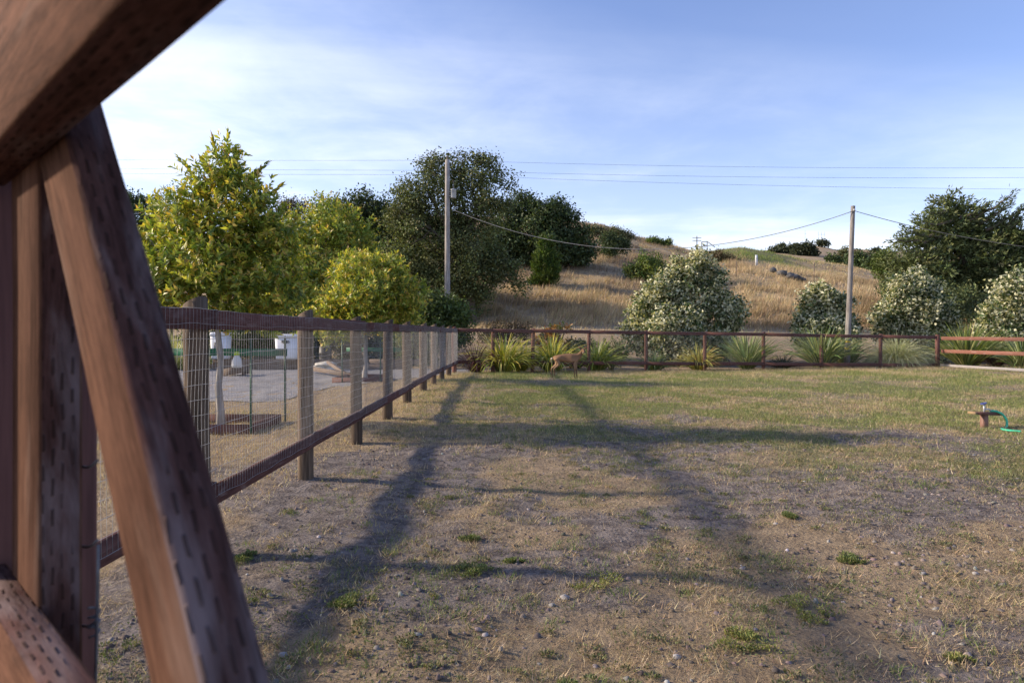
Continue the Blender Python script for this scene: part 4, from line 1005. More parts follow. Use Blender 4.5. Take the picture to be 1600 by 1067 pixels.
# ------------------------------------------------------------------ yard behind the side fence
def guard(label, xc0, xc1, y0, y1, hgt, postxy, green):
    z = H((xc0 + xc1) / 2, (y0 + y1) / 2)
    t = thing('tree_guard', ((xc0 + xc1) / 2, (y0 + y1) / 2, z), label, 'tree guard', 'tree guards around the yellowing trees')
    bh = 0.17
    for A, B in (((xc0, y0), (xc1, y0)), ((xc0, y1), (xc1, y1)), ((xc1 - 0.02, y0 + 0.022), (xc1 - 0.02, y1 - 0.022)), ((xc0 + 0.02, y0 + 0.022), (xc0 + 0.02, y1 - 0.022))):
        board('planter_board', (*A, z + bh / 2 - 0.01), (*B, z + bh / 2 - 0.01), 0.04, bh, M_planter, t)
    for x, y in postxy:
        g = Geo()
        g.add(*box_arr((x, y, z + hgt / 2), (0.036, 0.006, hgt))); g.add(*box_arr((x, y + 0.0165, z + hgt / 2), (0.006, 0.027, hgt - 0.004)))
        for k in range(int(hgt / 0.055)): g.add(*box_arr((x, y - 0.005, z + 0.1 + k * 0.055), (0.018, 0.008, 0.012)))
        g.build('steel_post', M_tpost, t)
    for A, B in green:
        board('green_strip', A, B, 0.02, 0.13, M_green, t)
    return t, z
g1, zg = guard('nearer planter box with green steel posts around the tall yellowing tree', -5.75, -4.08, 10.67, 12.05, 1.5, [(-4.06, 10.62), (-4.02, 12.1), (-5.79, 10.62), (-5.79, 12.1)],
               [((-6.6, 12.14, EYE - 0.315), (-4.00, 12.14, EYE - 0.325))])
g = Geo()
for k in range(12):
    zz_ = zg + 0.2 + k * 0.1
    g.add(*tube_arr(np.array([(-4.055, 10.6, zz_), (-4.03, 11.3, zz_ - 0.012), (-4.015, 12.08, zz_)]), 0.0018, 3, False))
for k in range(28):
    yy = 10.62 + k * 0.0535; g.add(*tube_arr(np.array([(-4.045, yy, zg + 0.19), (-4.04, yy, zg + 1.32)]), 0.0015, 3, False))
g.build('guard_wire', M_wire, g1)
g2, zg2 = guard('farther planter box with green steel posts around the round yellowing tree', -5.45, -4.0, 20.7, 22.6, 1.3, [(-5.14, 20.65), (-3.98, 20.65), (-5.35, 22.65), (-3.98, 22.65)],
      [((-5.5, 22.68, EYE - 0.51), (-3.7, 22.68, EYE - 0.52))])
# hanging trap
cx, cy, cz = at(370, 562, 10.9)
t = thing('fly_trap', (cx, cy, cz - 0.13), 'clear plastic jar with a lime green cap hanging beside the pale trunk', 'fly trap')
m_clear, tn_, bn_ = pmat('milky_clear_plastic', (0.78, 0.80, 0.82), 0.25, 0, 0.5); bn_.inputs['Transmission Weight'].default_value = 0.35; bn_.inputs['IOR'].default_value = 1.2
g = Geo(); g.add(*lathe_arr((cx, cy, cz), [(0.0, -0.125), (0.07, -0.125), (0.082, -0.10), (0.075, -0.02), (0.05, 0.045), (0.035, 0.07), (0.0, 0.07)], 16)); g.build('jar', m_clear, t, smooth_sh=True)
g = Geo(); g.add(*lathe_arr((cx, cy, cz), [(0.0, 0.072), (0.042, 0.072), (0.045, 0.11), (0.03, 0.125), (0.0, 0.13)], 14)); g.build('cap', M_lime, t, smooth_sh=True)
g = Geo(); g.add(*tube_arr(np.array([(cx, cy, cz + 0.12), (cx + 0.01, cy, cz + 0.35), (cx + 0.02, cy + 0.1, cz + 0.75)]), 0.003, 5)); g.build('cord', M_cable, t)
# timber wall and what stands on it
tw = thing('timber_wall', (-9.2, 30.2, H(-9.2, 30.2)), 'low wall of stacked brown timbers along the far side of the gravel', 'wall')
for k, zc in enumerate((0.12, 0.35)):
    for j in range(4):
        a = -13.6 + j * 2.3 + 0.4 * k
        board('timber', (a, 30.2 + 0.02 * k, H(a, 30.2) * 0 + zc), (a + 2.28, 30.2 + 0.02 * k, zc), 0.2, 0.225, M_timber, tw, ch=0.012, seg=2, wob=0.006)
def bin_(label, px, Y, row_top, row_bot, wpx, slots):
    x = (px - 800) * Y / F; zt = at(px, row_top, Y)[2]; zb = at(px, row_bot, Y)[2]; w = wpx * Y / F; h = zt - zb
    t = thing('white_bin', (x, Y, zb), label, 'bin', 'white bins across the gravel')
    V, q = [], None
    def ring(sx, sy, z, r=0.12):
        a = np.linspace(0, 2 * math.pi, 24, endpoint=False); c_, s_ = np.cos(a), np.sin(a)
        return np.stack([x + sx / 2 * np.sign(c_) * np.abs(c_) ** 0.35, Y + sy / 2 * np.sign(s_) * np.abs(s_) ** 0.35, np.full(24, z)], -1)
    def stack(rs):
        V = np.concatenate(rs + [rs[0].mean(0)[None], rs[-1].mean(0)[None]]); n = len(rs); i = np.arange(n - 1)[:, None] * 24; j = np.arange(24)[None]; k = (j + 1) % 24
        q = np.stack([i + j, i + k, i + 24 + k, i + 24 + j], -1).reshape(-1, 4); jj = np.arange(24); kk = (jj + 1) % 24; e = (n - 1) * 24
        return V, q, np.concatenate([np.stack([np.full(24, n * 24), kk, jj], -1), np.stack([np.full(24, n * 24 + 1), e + jj, e + kk], -1)])
    g = Geo(); g.add(*stack([ring(w * 0.88, w * 0.8, zb), ring(w * 0.9, w * 0.82, zb + h * 0.1), ring(w * 0.97, w * 0.88, zt - h * 0.14)])); g.build('body', M_white, t, smooth_sh=False)
    g = Geo(); g.add(*stack([ring(w * 1.03, w * 0.94, zt - h * 0.135), ring(w * 1.03, w * 0.94, zt - h * 0.05), ring(w * 0.97, w * 0.88, zt - h * 0.01), ring(w * 0.7, w * 0.6, zt)])); g.build('lid', M_white, t, smooth_sh=False)
    yf = Y - w * 0.45
    if slots:
        for s in (-0.15, 0.2):
            g = Geo(); g.add(*box_arr((x + s * w, yf - 0.01, zb + h * 0.45), (0.05, 0.02, h * 0.35))); g.build('slot', M_black, t)
    else:                                   # dark scribbled emblem on the upper front
        g = Geo(); P = []
        for q_ in np.linspace(0, 1, 60): P.append((x + w * (-0.17 + 0.30 * q_) + 0.03 * math.sin(q_ * 34), yf - 0.006, zb + h * 0.70 + 0.055 * math.cos(q_ * 34) * (1 - 0.4 * q_)))
        g.add(*tube_arr(np.array(P), 0.012, 4)); g.add(*tube_arr(np.array([(x - w * 0.1, yf - 0.006, zb + h * 0.64), (x + w * 0.15, yf - 0.006, zb + h * 0.655)]), 0.012, 4)); g.build('emblem', M_black, t)
bin_('larger white bin with a dark emblem standing on the timber wall', 452, 30.2, 522, 560.5, 39, False)
bin_('smaller white bin with dark slots seen left of the pale trunk', 345, 30.2, 519, 560.5, 27, True)
x = (508 - 800) * 32 / F
t = thing('black_barrel', (x, 32, H(x, 32)), 'black plastic barrel in the shade behind the timber wall', 'barrel')
g = Geo(); g.add(*lathe_arr((x, 32, H(x, 32)), [(0.0, 0), (0.27, 0), (0.29, 0.05), (0.29, 0.3), (0.31, 0.33), (0.29, 0.36), (0.29, 0.65), (0.31, 0.68), (0.29, 0.71), (0.28, 0.98), (0.24, 1.0), (0, 1.0)], 20)); g.build('drum', M_black, t)
g = Geo(); g.add(*lathe_arr((x + 0.12, 31.95, H(x, 32) + 1.0), [(0.05, 0), (0.05, 0.04), (0, 0.04)], 10)); g.build('bung', M_black, t)
# timber trestle lying on the gravel
def gp_(px, py): Y = F * EYE / (py - HZ); return np.array([(px - 800) * Y / F, Y, H((px - 800) * Y / F, Y)])
p0 = gp_(482, 583); p1 = gp_(548, 594); 
t = thing('timber_trestle', p0, 'low weathered timber frame with a slanting strut on the gravel', 'trestle')
board('beam', p0 + (0, 0, 0.20), p1 + (0, 0, 0.09), 0.12, 0.16, M_timber, t)
board('strut', p1 + (-0.25, 0.3, 0.12), np.array([(512 - 800) * 27 / F, 27, EYE + (HZ - 566) * 27 / F]), 0.09, 0.12, M_timber, t)
s0 = at(508, 574, 29.0)
t = thing('sack_pile', (s0[0], 29, H(s0[0], 29)), 'pile of off white sacks against the timber wall', 'sack')
for dx, dz, r in ((-0.3, 0.1, (0.42, 0.28, 0.15)), (0.3, 0.1, (0.40, 0.28, 0.15)), (0.0, 0.28, (0.45, 0.26, 0.13))):
    V, T = rock_arr(np.array([s0[0] + dx, 29.0, H(s0[0], 29) + dz]), r, int(rng.integers(40)), 3); mk('sack', V, T, M_sack, t, smooth_sh=True)
c0 = at(368, 582, 25.5)
t = thing('tipped_crate', (c0[0], 25.5, H(c0[0], 25.5)), 'tan wooden crate tipped beside the pale trunk on the gravel', 'crate')
M_tan = wood('tan_plywood', (0.26, 0.17, 0.09), (0.42, 0.30, 0.17))
zc = H(c0[0], 25.5)
board('side', (c0[0] - 0.4, 25.5, zc + 0.14), (c0[0] + 0.4, 25.4, zc + 0.36), 0.6, 0.03, M_tan, t)
board('side', (c0[0] - 0.38, 25.15, zc + 0.10), (c0[0] + 0.38, 25.1, zc + 0.28), 0.03, 0.26, M_timber, t)
board('side', (c0[0] - 0.38, 25.85, zc + 0.10), (c0[0] + 0.38, 25.75, zc + 0.28), 0.03, 0.26, M_timber, t)
board('side', (c0[0] + 0.40, 25.1, zc + 0.20), (c0[0] + 0.40, 25.8, zc + 0.20), 0.03, 0.30, M_timber, t)

# ------------------------------------------------------------------ hose bib in the grass
M_stub = wood('stub_redwood', (0.14, 0.075, 0.058), (0.27, 0.15, 0.115), weather=0.3)
Yh = 11.4; hx = (1538 - 800) * Yh / F; hz = H(hx, Yh)
t = thing('hose_bib', (hx, Yh, hz), 'short red post with a crossboard and blue tap handle in the grass at right', 'water tap')
board('stub_post', (hx, Yh, hz - 0.1), (hx, Yh, hz + 0.235), 0.09, 0.09, M_stub, t, up=(0, 1, 0), ch=0.006)
board('crossboard', (hx - 0.235, Yh - 0.09, hz + 0.262), (hx + 0.30, Yh + 0.10, hz + 0.225), 0.14, 0.045, M_planter, t, ch=0.004)
board('board_end', (hx - 0.285, Yh - 0.107, hz + 0.2655), (hx - 0.238, Yh - 0.091, hz + 0.262), 0.135, 0.04, M_tan, t, ch=0.003)
g = Geo(); g.add(*tube_arr(np.array([(hx, Yh, hz + 0.26), (hx, Yh, hz + 0.39)]), 0.016, 8)); g.add(*tube_arr(np.array([(hx, Yh, hz + 0.31), (hx + 0.07, Yh - 0.01, hz + 0.315), (hx + 0.10, Yh - 0.01, hz + 0.29)]), 0.014, 8)); g.build('valve', M_steel, t, smooth_sh=True)
g = Geo(); a_ = np.linspace(0, 6.2832, 22); g.add(*tube_arr(np.stack([hx - 0.01 + 0.042 * np.cos(a_), Yh + 0.042 * np.sin(a_), hz + 0.41 + 0.012 * np.cos(a_)], -1), 0.009, 6)); 
for q_ in range(4): g.add(*tube_arr(np.array([(hx - 0.01, Yh, hz + 0.405), (hx - 0.01 + 0.042 * math.cos(q_ * 1.57), Yh + 0.042 * math.sin(q_ * 1.57), hz + 0.41)]), 0.009, 5))
g.build('handle', M_blue, t, smooth_sh=True)
hp = [(hx + 0.10, 0, 0.285), (hx + 0.17, 0, 0.283), (hx + 0.24, -0.01, 0.262), (hx + 0.30, -0.02, 0.22), (hx + 0.345, -0.03, 0.15), (hx + 0.345, -0.05, 0.08), (hx + 0.31, -0.08, 0.025), (hx + 0.24, -0.12, 0.012), (hx + 0.15, -0.2, 0.012), (hx + 0.1, -0.35, 0.015), (hx + 0.25, -0.5, 0.012)]
hp = np.array([(a, Yh + b, hz + c) for a, b, c in hp]); u = np.linspace(0, len(hp) - 1, 60)
def catmull(P, u):
    out = []
    for s in u:
        i = min(int(s), len(P) - 2); f = s - i; p0, p1, p2, p3 = P[max(i - 1, 0)], P[i], P[i + 1], P[min(i + 2, len(P) - 1)]
        out.append(0.5 * (2 * p1 + (p2 - p0) * f + (2 * p0 - 5 * p1 + 4 * p2 - p3) * f * f + (3 * p1 - p0 - 3 * p2 + p3) * f ** 3))
    return np.array(out)
o = tube('garden_hose', catmull(hp, u), 0.018, M_hose, None, 8); tag(o, 'mint green hose arching from the tap down into the grass', 'hose')

# ------------------------------------------------------------------ deer
def deer():
    Y = 24.0; x0 = (888 - 800) * Y / F; z0 = H(x0, Y)
    t = thing('deer', (x0, Y, z0), 'brown doe standing side on before the far fence, head turned to the viewer', 'deer')
    # joint: (x along body, y across, z), radius across/along ; facing +x
    J = {}; edges = []
    def j(n, p, r, par=None):
        J[n] = (p, r); 
        if par: edges.append((par, n))
    S = 0.92
    j('pelvis', (-0.40, 0, 0.80), (0.15, 0.17)); j('rump', (-0.53, 0, 0.76), (0.085, 0.10), 'pelvis'); j('dock', (-0.60, 0, 0.755), (0.045, 0.05), 'rump')
    j('loin', (-0.20, 0, 0.795), (0.135, 0.150), 'pelvis'); j('rib', (0.04, 0, 0.765), (0.165, 0.20), 'loin'); j('chest', (0.25, 0, 0.775), (0.14, 0.19), 'rib'); j('brisket', (0.37, 0, 0.82), (0.115, 0.15), 'chest')
    j('neck1', (0.455, -0.01, 0.91), (0.085, 0.095), 'brisket'); j('neck2', (0.515, -0.03, 1.00), (0.066, 0.070), 'neck1'); j('poll', (0.55, -0.06, 1.085), (0.064, 0.064), 'neck2')
    j('brow', (0.565, -0.13, 1.08), (0.068, 0.064), 'poll'); j('muzzle', (0.585, -0.25, 1.01), (0.040, 0.040), 'brow'); j('nose', (0.59, -0.30, 0.99), (0.030, 0.028), 'muzzle')
    for s, nm in ((1, 'l'), (-1, 'r')):
        dx = 0.06 * s
        j('shoulder' + nm, (0.28 + dx * 0.3, 0.085 * s, 0.66), (0.065, 0.08), 'chest'); j('elbow' + nm, (0.26 + dx * .5, 0.08 * s, 0.52), (0.048, 0.06), 'shoulder' + nm)
        j('knee' + nm, (0.28 + dx * .6, 0.075 * s, 0.30), (0.030, 0.033), 'elbow' + nm); j('shank' + nm, (0.275 + dx * .7, 0.075 * s, 0.10), (0.022, 0.024), 'knee' + nm); j('hoof' + nm, (0.30 + dx * .7, 0.075 * s, 0.015), (0.022, 0.026), 'shank' + nm)
        hx_ = -0.05 * s
        j('hip' + nm, (-0.44, 0.080 * s, 0.69), (0.095, 0.14), 'pelvis'); j('stifle' + nm, (-0.37 + hx_, 0.09 * s, 0.54), (0.06, 0.095), 'hip' + nm); j('hock' + nm, (-0.60 + hx_, 0.08 * s, 0.36), (0.030, 0.038), 'stifle' + nm)
        j('cannon' + nm, (-0.57 + hx_, 0.08 * s, 0.13), (0.023, 0.025), 'hock' + nm); j('toe' + nm, (-0.545 + hx_, 0.08 * s, 0.015), (0.022, 0.028), 'cannon' + nm)
    names = list(J); idx = {n: i for i, n in enumerate(names)}
    V = np.array([J[n][0] for n in names]) * S
    me = bpy.data.meshes.new('body'); me.from_pydata([tuple(v) for v in V], [(idx[a], idx[b]) for a, b in edges], [])
    o = bpy.data.objects.new('body', me); COL.objects.link(o); o.parent = t
    sk = o.modifiers.new('Skin', 'SKIN'); sk.use_smooth_shade = True
    for n, sv_ in zip(names, me.skin_vertices[0].data):
        sv_.radius = (J[n][1][0] * S, J[n][1][1] * S); sv_.use_root = (n == 'pelvis')
    sb = o.modifiers.new('Subsurf', 'SUBSURF'); sb.levels = 2; sb.render_levels = 2
    m, tn, b = pmat('deer_coat', (0.25, 0.16, 0.10), 0.85, 0, 0.1)
    co = N(tn, 'ShaderNodeTexCoord'); sp_ = N(tn, 'ShaderNodeSeparateXYZ'); L(tn, co.outputs['Object'], sp_.inputs[0])
    nn = N(tn, 'ShaderNodeTexNoise', i_Scale=14.0, i_Detail=5.0); L(tn, co.outputs['Object'], nn.inputs['Vector'])
    zn = M(tn, 'ADD', sp_.outputs[2], M(tn, 'MULTIPLY', M(tn, 'SUBTRACT', nn.outputs['Fac'], 0.5), 0.12))
    c = mixc(tn, sstep(tn, zn, 0.55, 0.86), (0.30, 0.18, 0.105), (0.19, 0.11, 0.064))
    c = mixc(tn, sstep(tn, zn, 0.62, 0.54), c, (0.26, 0.17, 0.105)); c = mixc(tn, sstep(tn, zn, 0.42, 0.25), c, (0.16, 0.10, 0.06))
    L(tn, c, b.inputs['Base Color']); bump(tn, b, nn.outputs['Fac'], 0.3, 0.01); me.materials.append(m)
    m_dark = noisy('deer_dark', (0.03, 0.022, 0.02), (0.05, 0.035, 0.03), 20, 0.4, 0, 0)
    m_pale = noisy('deer_pale_fur', (0.55, 0.48, 0.40), (0.42, 0.35, 0.28), 20, 0.9, 0, 0)
    base = np.array(t.location)
    def part(nm, V, T, m_): return mk(nm, np.asarray(V) * S + base, T, m_, t, smooth_sh=True)
    for s in (-1, 1):        # ears spread sideways
        g = Geo(); P = np.array([(0.555 + 0.045 * s, -0.055, 1.12), (0.555 + 0.09 * s, -0.07, 1.155), (0.555 + 0.14 * s, -0.07, 1.18), (0.555 + 0.18 * s, -0.06, 1.192)])
        Va, q, tt = tube_arr(P, [0.016, 0.034, 0.030, 0.004], 8); Va[:, 1] = (Va[:, 1] + 0.065) * 0.4 - 0.065
        mk('ear', Va * S + base, [q, tt], m, t, smooth_sh=True)
        Vr, Tr = rock_arr(np.array([0.565 + 0.056 * s, -0.165, 1.095]), (0.014,) * 3, 3, 1); part('eye', Vr, Tr, m_dark)
    Vr, Tr = rock_arr(np.array([0.591, -0.325, 0.992]), (0.024, 0.016, 0.019), 4, 1); part('nose_pad', Vr, Tr, m_dark)
    Vr, Tr = rock_arr(np.array([0.560, -0.125, 0.985]), (0.036, 0.05, 0.032), 5, 1); part('throat_patch', Vr, Tr, m_pale)
    Va, q, tt = tube_arr(np.array([(-0.60, 0, 0.775), (-0.645, 0, 0.74), (-0.655, 0, 0.65), (-0.64, 0, 0.59)]), [0.03, 0.036, 0.028, 0.008], 8)
    mk('tail', Va * S + base, [q, tt], m_pale, t, smooth_sh=True)
    t.rotation_euler = (0, 0, R(-4))
deer()

# ------------------------------------------------------------------ ground cover
def scatter(n, y0, y1, spread=0.86, extra=1.5, power=1.0, xmin=-99, xmax=99):
    Y = y0 + (y1 - y0) * rng.random(n) ** power; X = (rng.random(n) * 2 - 1) * (spread * Y + extra)
    ok = (X > xmin) & (X < xmax); return X[ok], Y[ok]
STR = [(0.56, 0.44, 0.28), (0.46, 0.34, 0.20), (0.64, 0.53, 0.36), (0.33, 0.24, 0.15)]
def straw():
    X, Y = scatter(800000, 2.5, 14, power=1.1, xmin=-8)
    d = (0.40 + 0.60 * straw_mask(X, Y)) * smooth(fbm(X * 2.2, Y * 2.2, 55, 5), 0.46, 0.60) ** 1.2; keep = rng.random(len(X)) < 0.035 + 0.80 * d
    X, Y = X[keep], Y[keep]; n = len(X)
    P = np.stack([X, Y, height(X, Y) + 0.002], -1); a = rng.random(n) * 6.283
    Ls = 0.016 + 0.075 * rng.random(n) ** 2.4; lean = 0.75 + 0.25 * rng.random(n) ** 0.5; lean[rng.random(n) < 0.12] = 0.4
    V, T, k = blades_arr(P, np.stack([np.cos(a), np.sin(a)], -1), Ls, 0.0018 + 0.0016 * rng.random(n), lean, False)
    mk('dry_straw', V, T, M_grass, col=np.repeat(pick_cols(n, STR, [3, 3, 1.5, 2]), k, 0), kind='stuff')
straw()
def pasture_grass():
    X, Y = scatter(1050000, 7.5, 31, power=0.80, xmin=-8.5, xmax=22)
    px = 800 + F * X / Y
    inside = (Y < np.interp(px, [p[0] for p in BF], [p[1] for p in BF]) + 0.25)
    gm = green_mask(X, Y); sm = straw_mask(X, Y); nz = smooth(fbm(X * 1.6, Y * 1.6, 91, 3), 0.36, 0.62)
    grav = (X < FX - 0.3) & (Y > 13.5)
    pr = np.clip(0.04 + 0.26 * smooth(Y + 0.5 * np.maximum(X, 0), 12, 17) + (0.75 * gm + 0.60 * sm * smooth(Y, 8, 14)) * (0.30 + 0.70 * nz), 0, 1)
    pr = pr * (0.40 + 0.60 * smooth(fbm(X * 0.28, Y * 0.40, 301, 4), 0.36, 0.54))
    keep = (rng.random(len(X)) < pr) & inside & ~grav
    X, Y, gm, sm = X[keep], Y[keep], gm[keep], sm[keep]; n = len(X)
    P = np.stack([X, Y, height(X, Y) - 0.002], -1); a = rng.random(n) * 6.283
    Ls = (0.03 + 0.08 * rng.random(n) ** 1.6) * (1 + 0.6 * smooth(Y, 15, 27)); lean = 0.25 + 0.7 * rng.random(n)
    V, T, k = blades_arr(P, np.stack([np.cos(a), np.sin(a)], -1), Ls, 0.0045 + 0.0045 * rng.random(n), lean, False)
    isg = rng.random(n) < np.clip(gm * 1.3 + 0.08 - 0.06 * sm, 0.05, 0.9)
    col = np.where(isg[:, None], pick_cols(n, [(0.19, 0.23, 0.075), (0.25, 0.28, 0.10), (0.13, 0.175, 0.055), (0.32, 0.32, 0.14)], [3, 3, 2, 2]), pick_cols(n, STR, [3, 2.4, 2, 1.5]))
    mk('pasture_grass', V, T, M_grass, col=np.repeat(col, k, 0), kind='stuff')
pasture_grass()
def hill_grass():
    n0 = 370000; Y = 32 + 84 * rng.random(n0) ** 1.1; X = (rng.random(n0) * 1.25 - 0.40) * Y
    tall = smooth(Y, 47, 54); cl_ = smooth(fbm(X * 0.5, Y * 0.5, 13, 3), 0.36, 0.60)
    keep = rng.random(n0) < (0.15 + 0.85 * tall) * (0.45 + 0.55 * cl_)
    X, Y, cl_ = X[keep], Y[keep], cl_[keep]; n = len(X)
    P = np.stack([X, Y, height(X, Y) - 0.03], -1); a = rng.normal(size=n) * 1.0 + 0.3
    sz = smooth(Y, 46, 54) * 0.85 + 0.15; Yf = np.interp(800 + F * X / Y, [p[0] for p in BF], [p[1] for p in BF])
    sz = np.where(Y < Yf + 1.5, 0.1, sz)
    Ls = (0.35 + 0.55 * rng.random(n)) * sz * (0.5 + 0.8 * cl_) * (1 - 0.5 * smooth(Y, 85, 105)); lean = 0.15 + 0.6 * rng.random(n)
    V, T, k = blades_arr(P, np.stack([np.cos(a), np.sin(a)], -1), Ls, 0.035 + 0.035 * rng.random(n), lean, False)
    pt = smooth(fbm(X * 0.16, Y * 0.16, 23), 0.38, 0.62)[:, None]
    col = pick_cols(n, [(0.50, 0.385, 0.245), (0.44, 0.33, 0.20), (0.56, 0.46, 0.31)], [3, 3, 1]) * pt + pick_cols(n, [(0.31, 0.225, 0.135), (0.24, 0.175, 0.11), (0.40, 0.30, 0.18)], [3, 2, 1]) * (1 - pt)
    px = 800 + F * X / Y
    scrub = smooth(px, 1075, 1010) * smooth(Y, 62, 74) * smooth(fbm(X * 0.3, Y * 0.3, 77), 0.36, 0.5)
    col = col * (1 - scrub[:, None]) + pick_cols(n, [(0.30, 0.23, 0.18), (0.24, 0.19, 0.14)], [1, 1]) * scrub[:, None]
    mound = np.exp(-((px - 1185) / 85) ** 2) * smooth(Y, 92, 101)
    sel = rng.random(n) < mound * 0.95
    col[sel] = pick_cols(sel.sum(), [(0.20, 0.25, 0.075), (0.15, 0.20, 0.06)], [1, 1])
    mk('hill_grass', V, T, M_grass, col=np.repeat(col, k, 0), kind='stuff')
hill_grass()
def yard_grass():
    X, Y = scatter(170000, 6.0, 34, xmin=-16, xmax=FX - 0.05)
    px = 800 + F * X / Y; row = HZ + F * EYE / Y
    nearrow = np.interp(px, [-60, 330, 440, 520, 600, 700], [650, 632, 630, 612, 601, 587])
    keep = (row > nearrow - 2) & (rng.random(len(X)) < 0.8)
    X, Y = X[keep], Y[keep]; n = len(X)
    P = np.stack([X, Y, height(X, Y) - 0.002], -1); a = rng.random(n) * 6.283
    V, T, k = blades_arr(P, np.stack([np.cos(a), np.sin(a)], -1), 0.03 + 0.08 * rng.random(n), 0.005 + 0.004 * rng.random(n), 0.4 + 0.58 * rng.random(n), False)
    mk('yard_straw', V, T, M_grass, col=np.repeat(pick_cols(n, STR, [3, 2, 3, 1]), k, 0), kind='stuff')
yard_grass()
def weed_leaves(C, R_, per, pal, wts, lL=0.016, hgt=0.45):
    m = len(C) * per; a = rng.random(m) * 6.283; r = np.sqrt(rng.random(m)) * np.repeat(R_, per); h = rng.random(m) * (1 - (r / np.repeat(R_, per)) ** 2 * 0.7) * np.repeat(R_, per) * hgt
    cx = np.repeat(C[:, 0], per) + r * np.cos(a) * 1.25; cy = np.repeat(C[:, 1], per) + r * np.sin(a)
    ok = vnoise(cx * 14, cy * 14, 8) > 0.36
    cx, cy, h, a, m = cx[ok], cy[ok], h[ok], a[ok], int(ok.sum())
    P = np.stack([cx, cy, height(cx, cy) + 0.004 + h], -1)
    D = unit(np.stack([np.cos(a), np.sin(a), 0.5 + rng.random(m)], -1) + rng.normal(size=(m, 3)) * 0.5)
    V, T = leaves_arr(P, D, unit(np.array([0, 0, 1.0]) + rng.normal(size=(m, 3)) * 0.5), lL * (0.7 + 0.8 * rng.random(m)), lL * 0.5 * (0.7 + 0.6 * rng.random(m)))
    return V, T, np.repeat(pick_cols(m, pal, wts, 0.2), 4, 0)
WG = [(0.14, 0.18, 0.065), (0.19, 0.225, 0.08), (0.10, 0.135, 0.052), (0.30, 0.28, 0.13)]
def small_weeds():
    X, Y = scatter(9000, 2.9, 20, power=1.0, xmin=-2.1)
    keep = rng.random(len(X)) < (0.10 + 0.5 * smooth(fbm(X * 0.9, Y * 0.9, 141, 3), 0.46, 0.62)); X, Y = X[keep], Y[keep]
    C = np.stack([X, Y], -1); R_ = 0.03 + 0.17 * rng.random(len(X)) ** 2.2 + 0.05 * smooth(Y, 8, 16)
    V, T, c = weed_leaves(C, R_, 60, [(0.14, 0.155, 0.075), (0.19, 0.195, 0.10), (0.11, 0.13, 0.06), (0.3, 0.26, 0.15)], [3, 2, 2, 2], 0.018)
    mk('small_weeds', V, T, M_grass, col=c, kind='stuff')
small_weeds()
for lab, px, py, wpx, yellow in (('bushy green weed clump left of centre in the bare soil', 540, 940, 75, 0), ('bright green weed tuft nearest the middle of the foreground', 735, 888, 62, 0),
        ('small green weed tuft right of the bright tuft and beyond it', 806, 863, 44, 0), ('bluish green weed tuft on bare dirt beyond the other foreground tufts', 735, 832, 38, 0),
        ('wide yellow green weed mat with straw beside pale stones', 916, 898, 100, 1), ('green grass tuft close to the lower rail of the side fence', 380, 872, 48, 0),
        ('green weed patch at the bottom edge below the yellow green mat', 870, 1060, 70, 0), ('dull green wide weed patch in the right half of the foreground', 1270, 950, 120, 1),
        ('small round green weed among straw at mid right', 1233, 804, 34, 0), ('green weed at the lower right near the stony patch', 1330, 862, 46, 0),
        ('yellow green tuft at lower right beside grey gravel', 1505, 1027, 40, 1), ('dull grey green patch in the lower middle right', 1170, 1000, 110, 1)):
    Y = F * (EYE + 0.03) / (py - HZ); x = (px - 800) * Y / F; R0 = wpx * 0.5 * Y / F
    k = 7; a = rng.random(k) * 6.283; C = np.stack([x + R0 * 0.55 * np.cos(a) * rng.random(k) * 1.3, Y + R0 * 0.9 * np.sin(a) * rng.random(k)], -1)
    V, T, c = weed_leaves(C, R0 * (0.25 + 0.4 * rng.random(k)), 260, WG if not yellow else [(0.24, 0.26, 0.08), (0.33, 0.31, 0.12), (0.15, 0.185, 0.06)], [3, 2, 2, 1.0] if not yellow else [2, 2, 2], 0.015, 0.55)
    o = mk('weed_clump', V, T, M_grass, col=c); tag(o, lab, 'weed', 'green weed clumps in the bare soil')
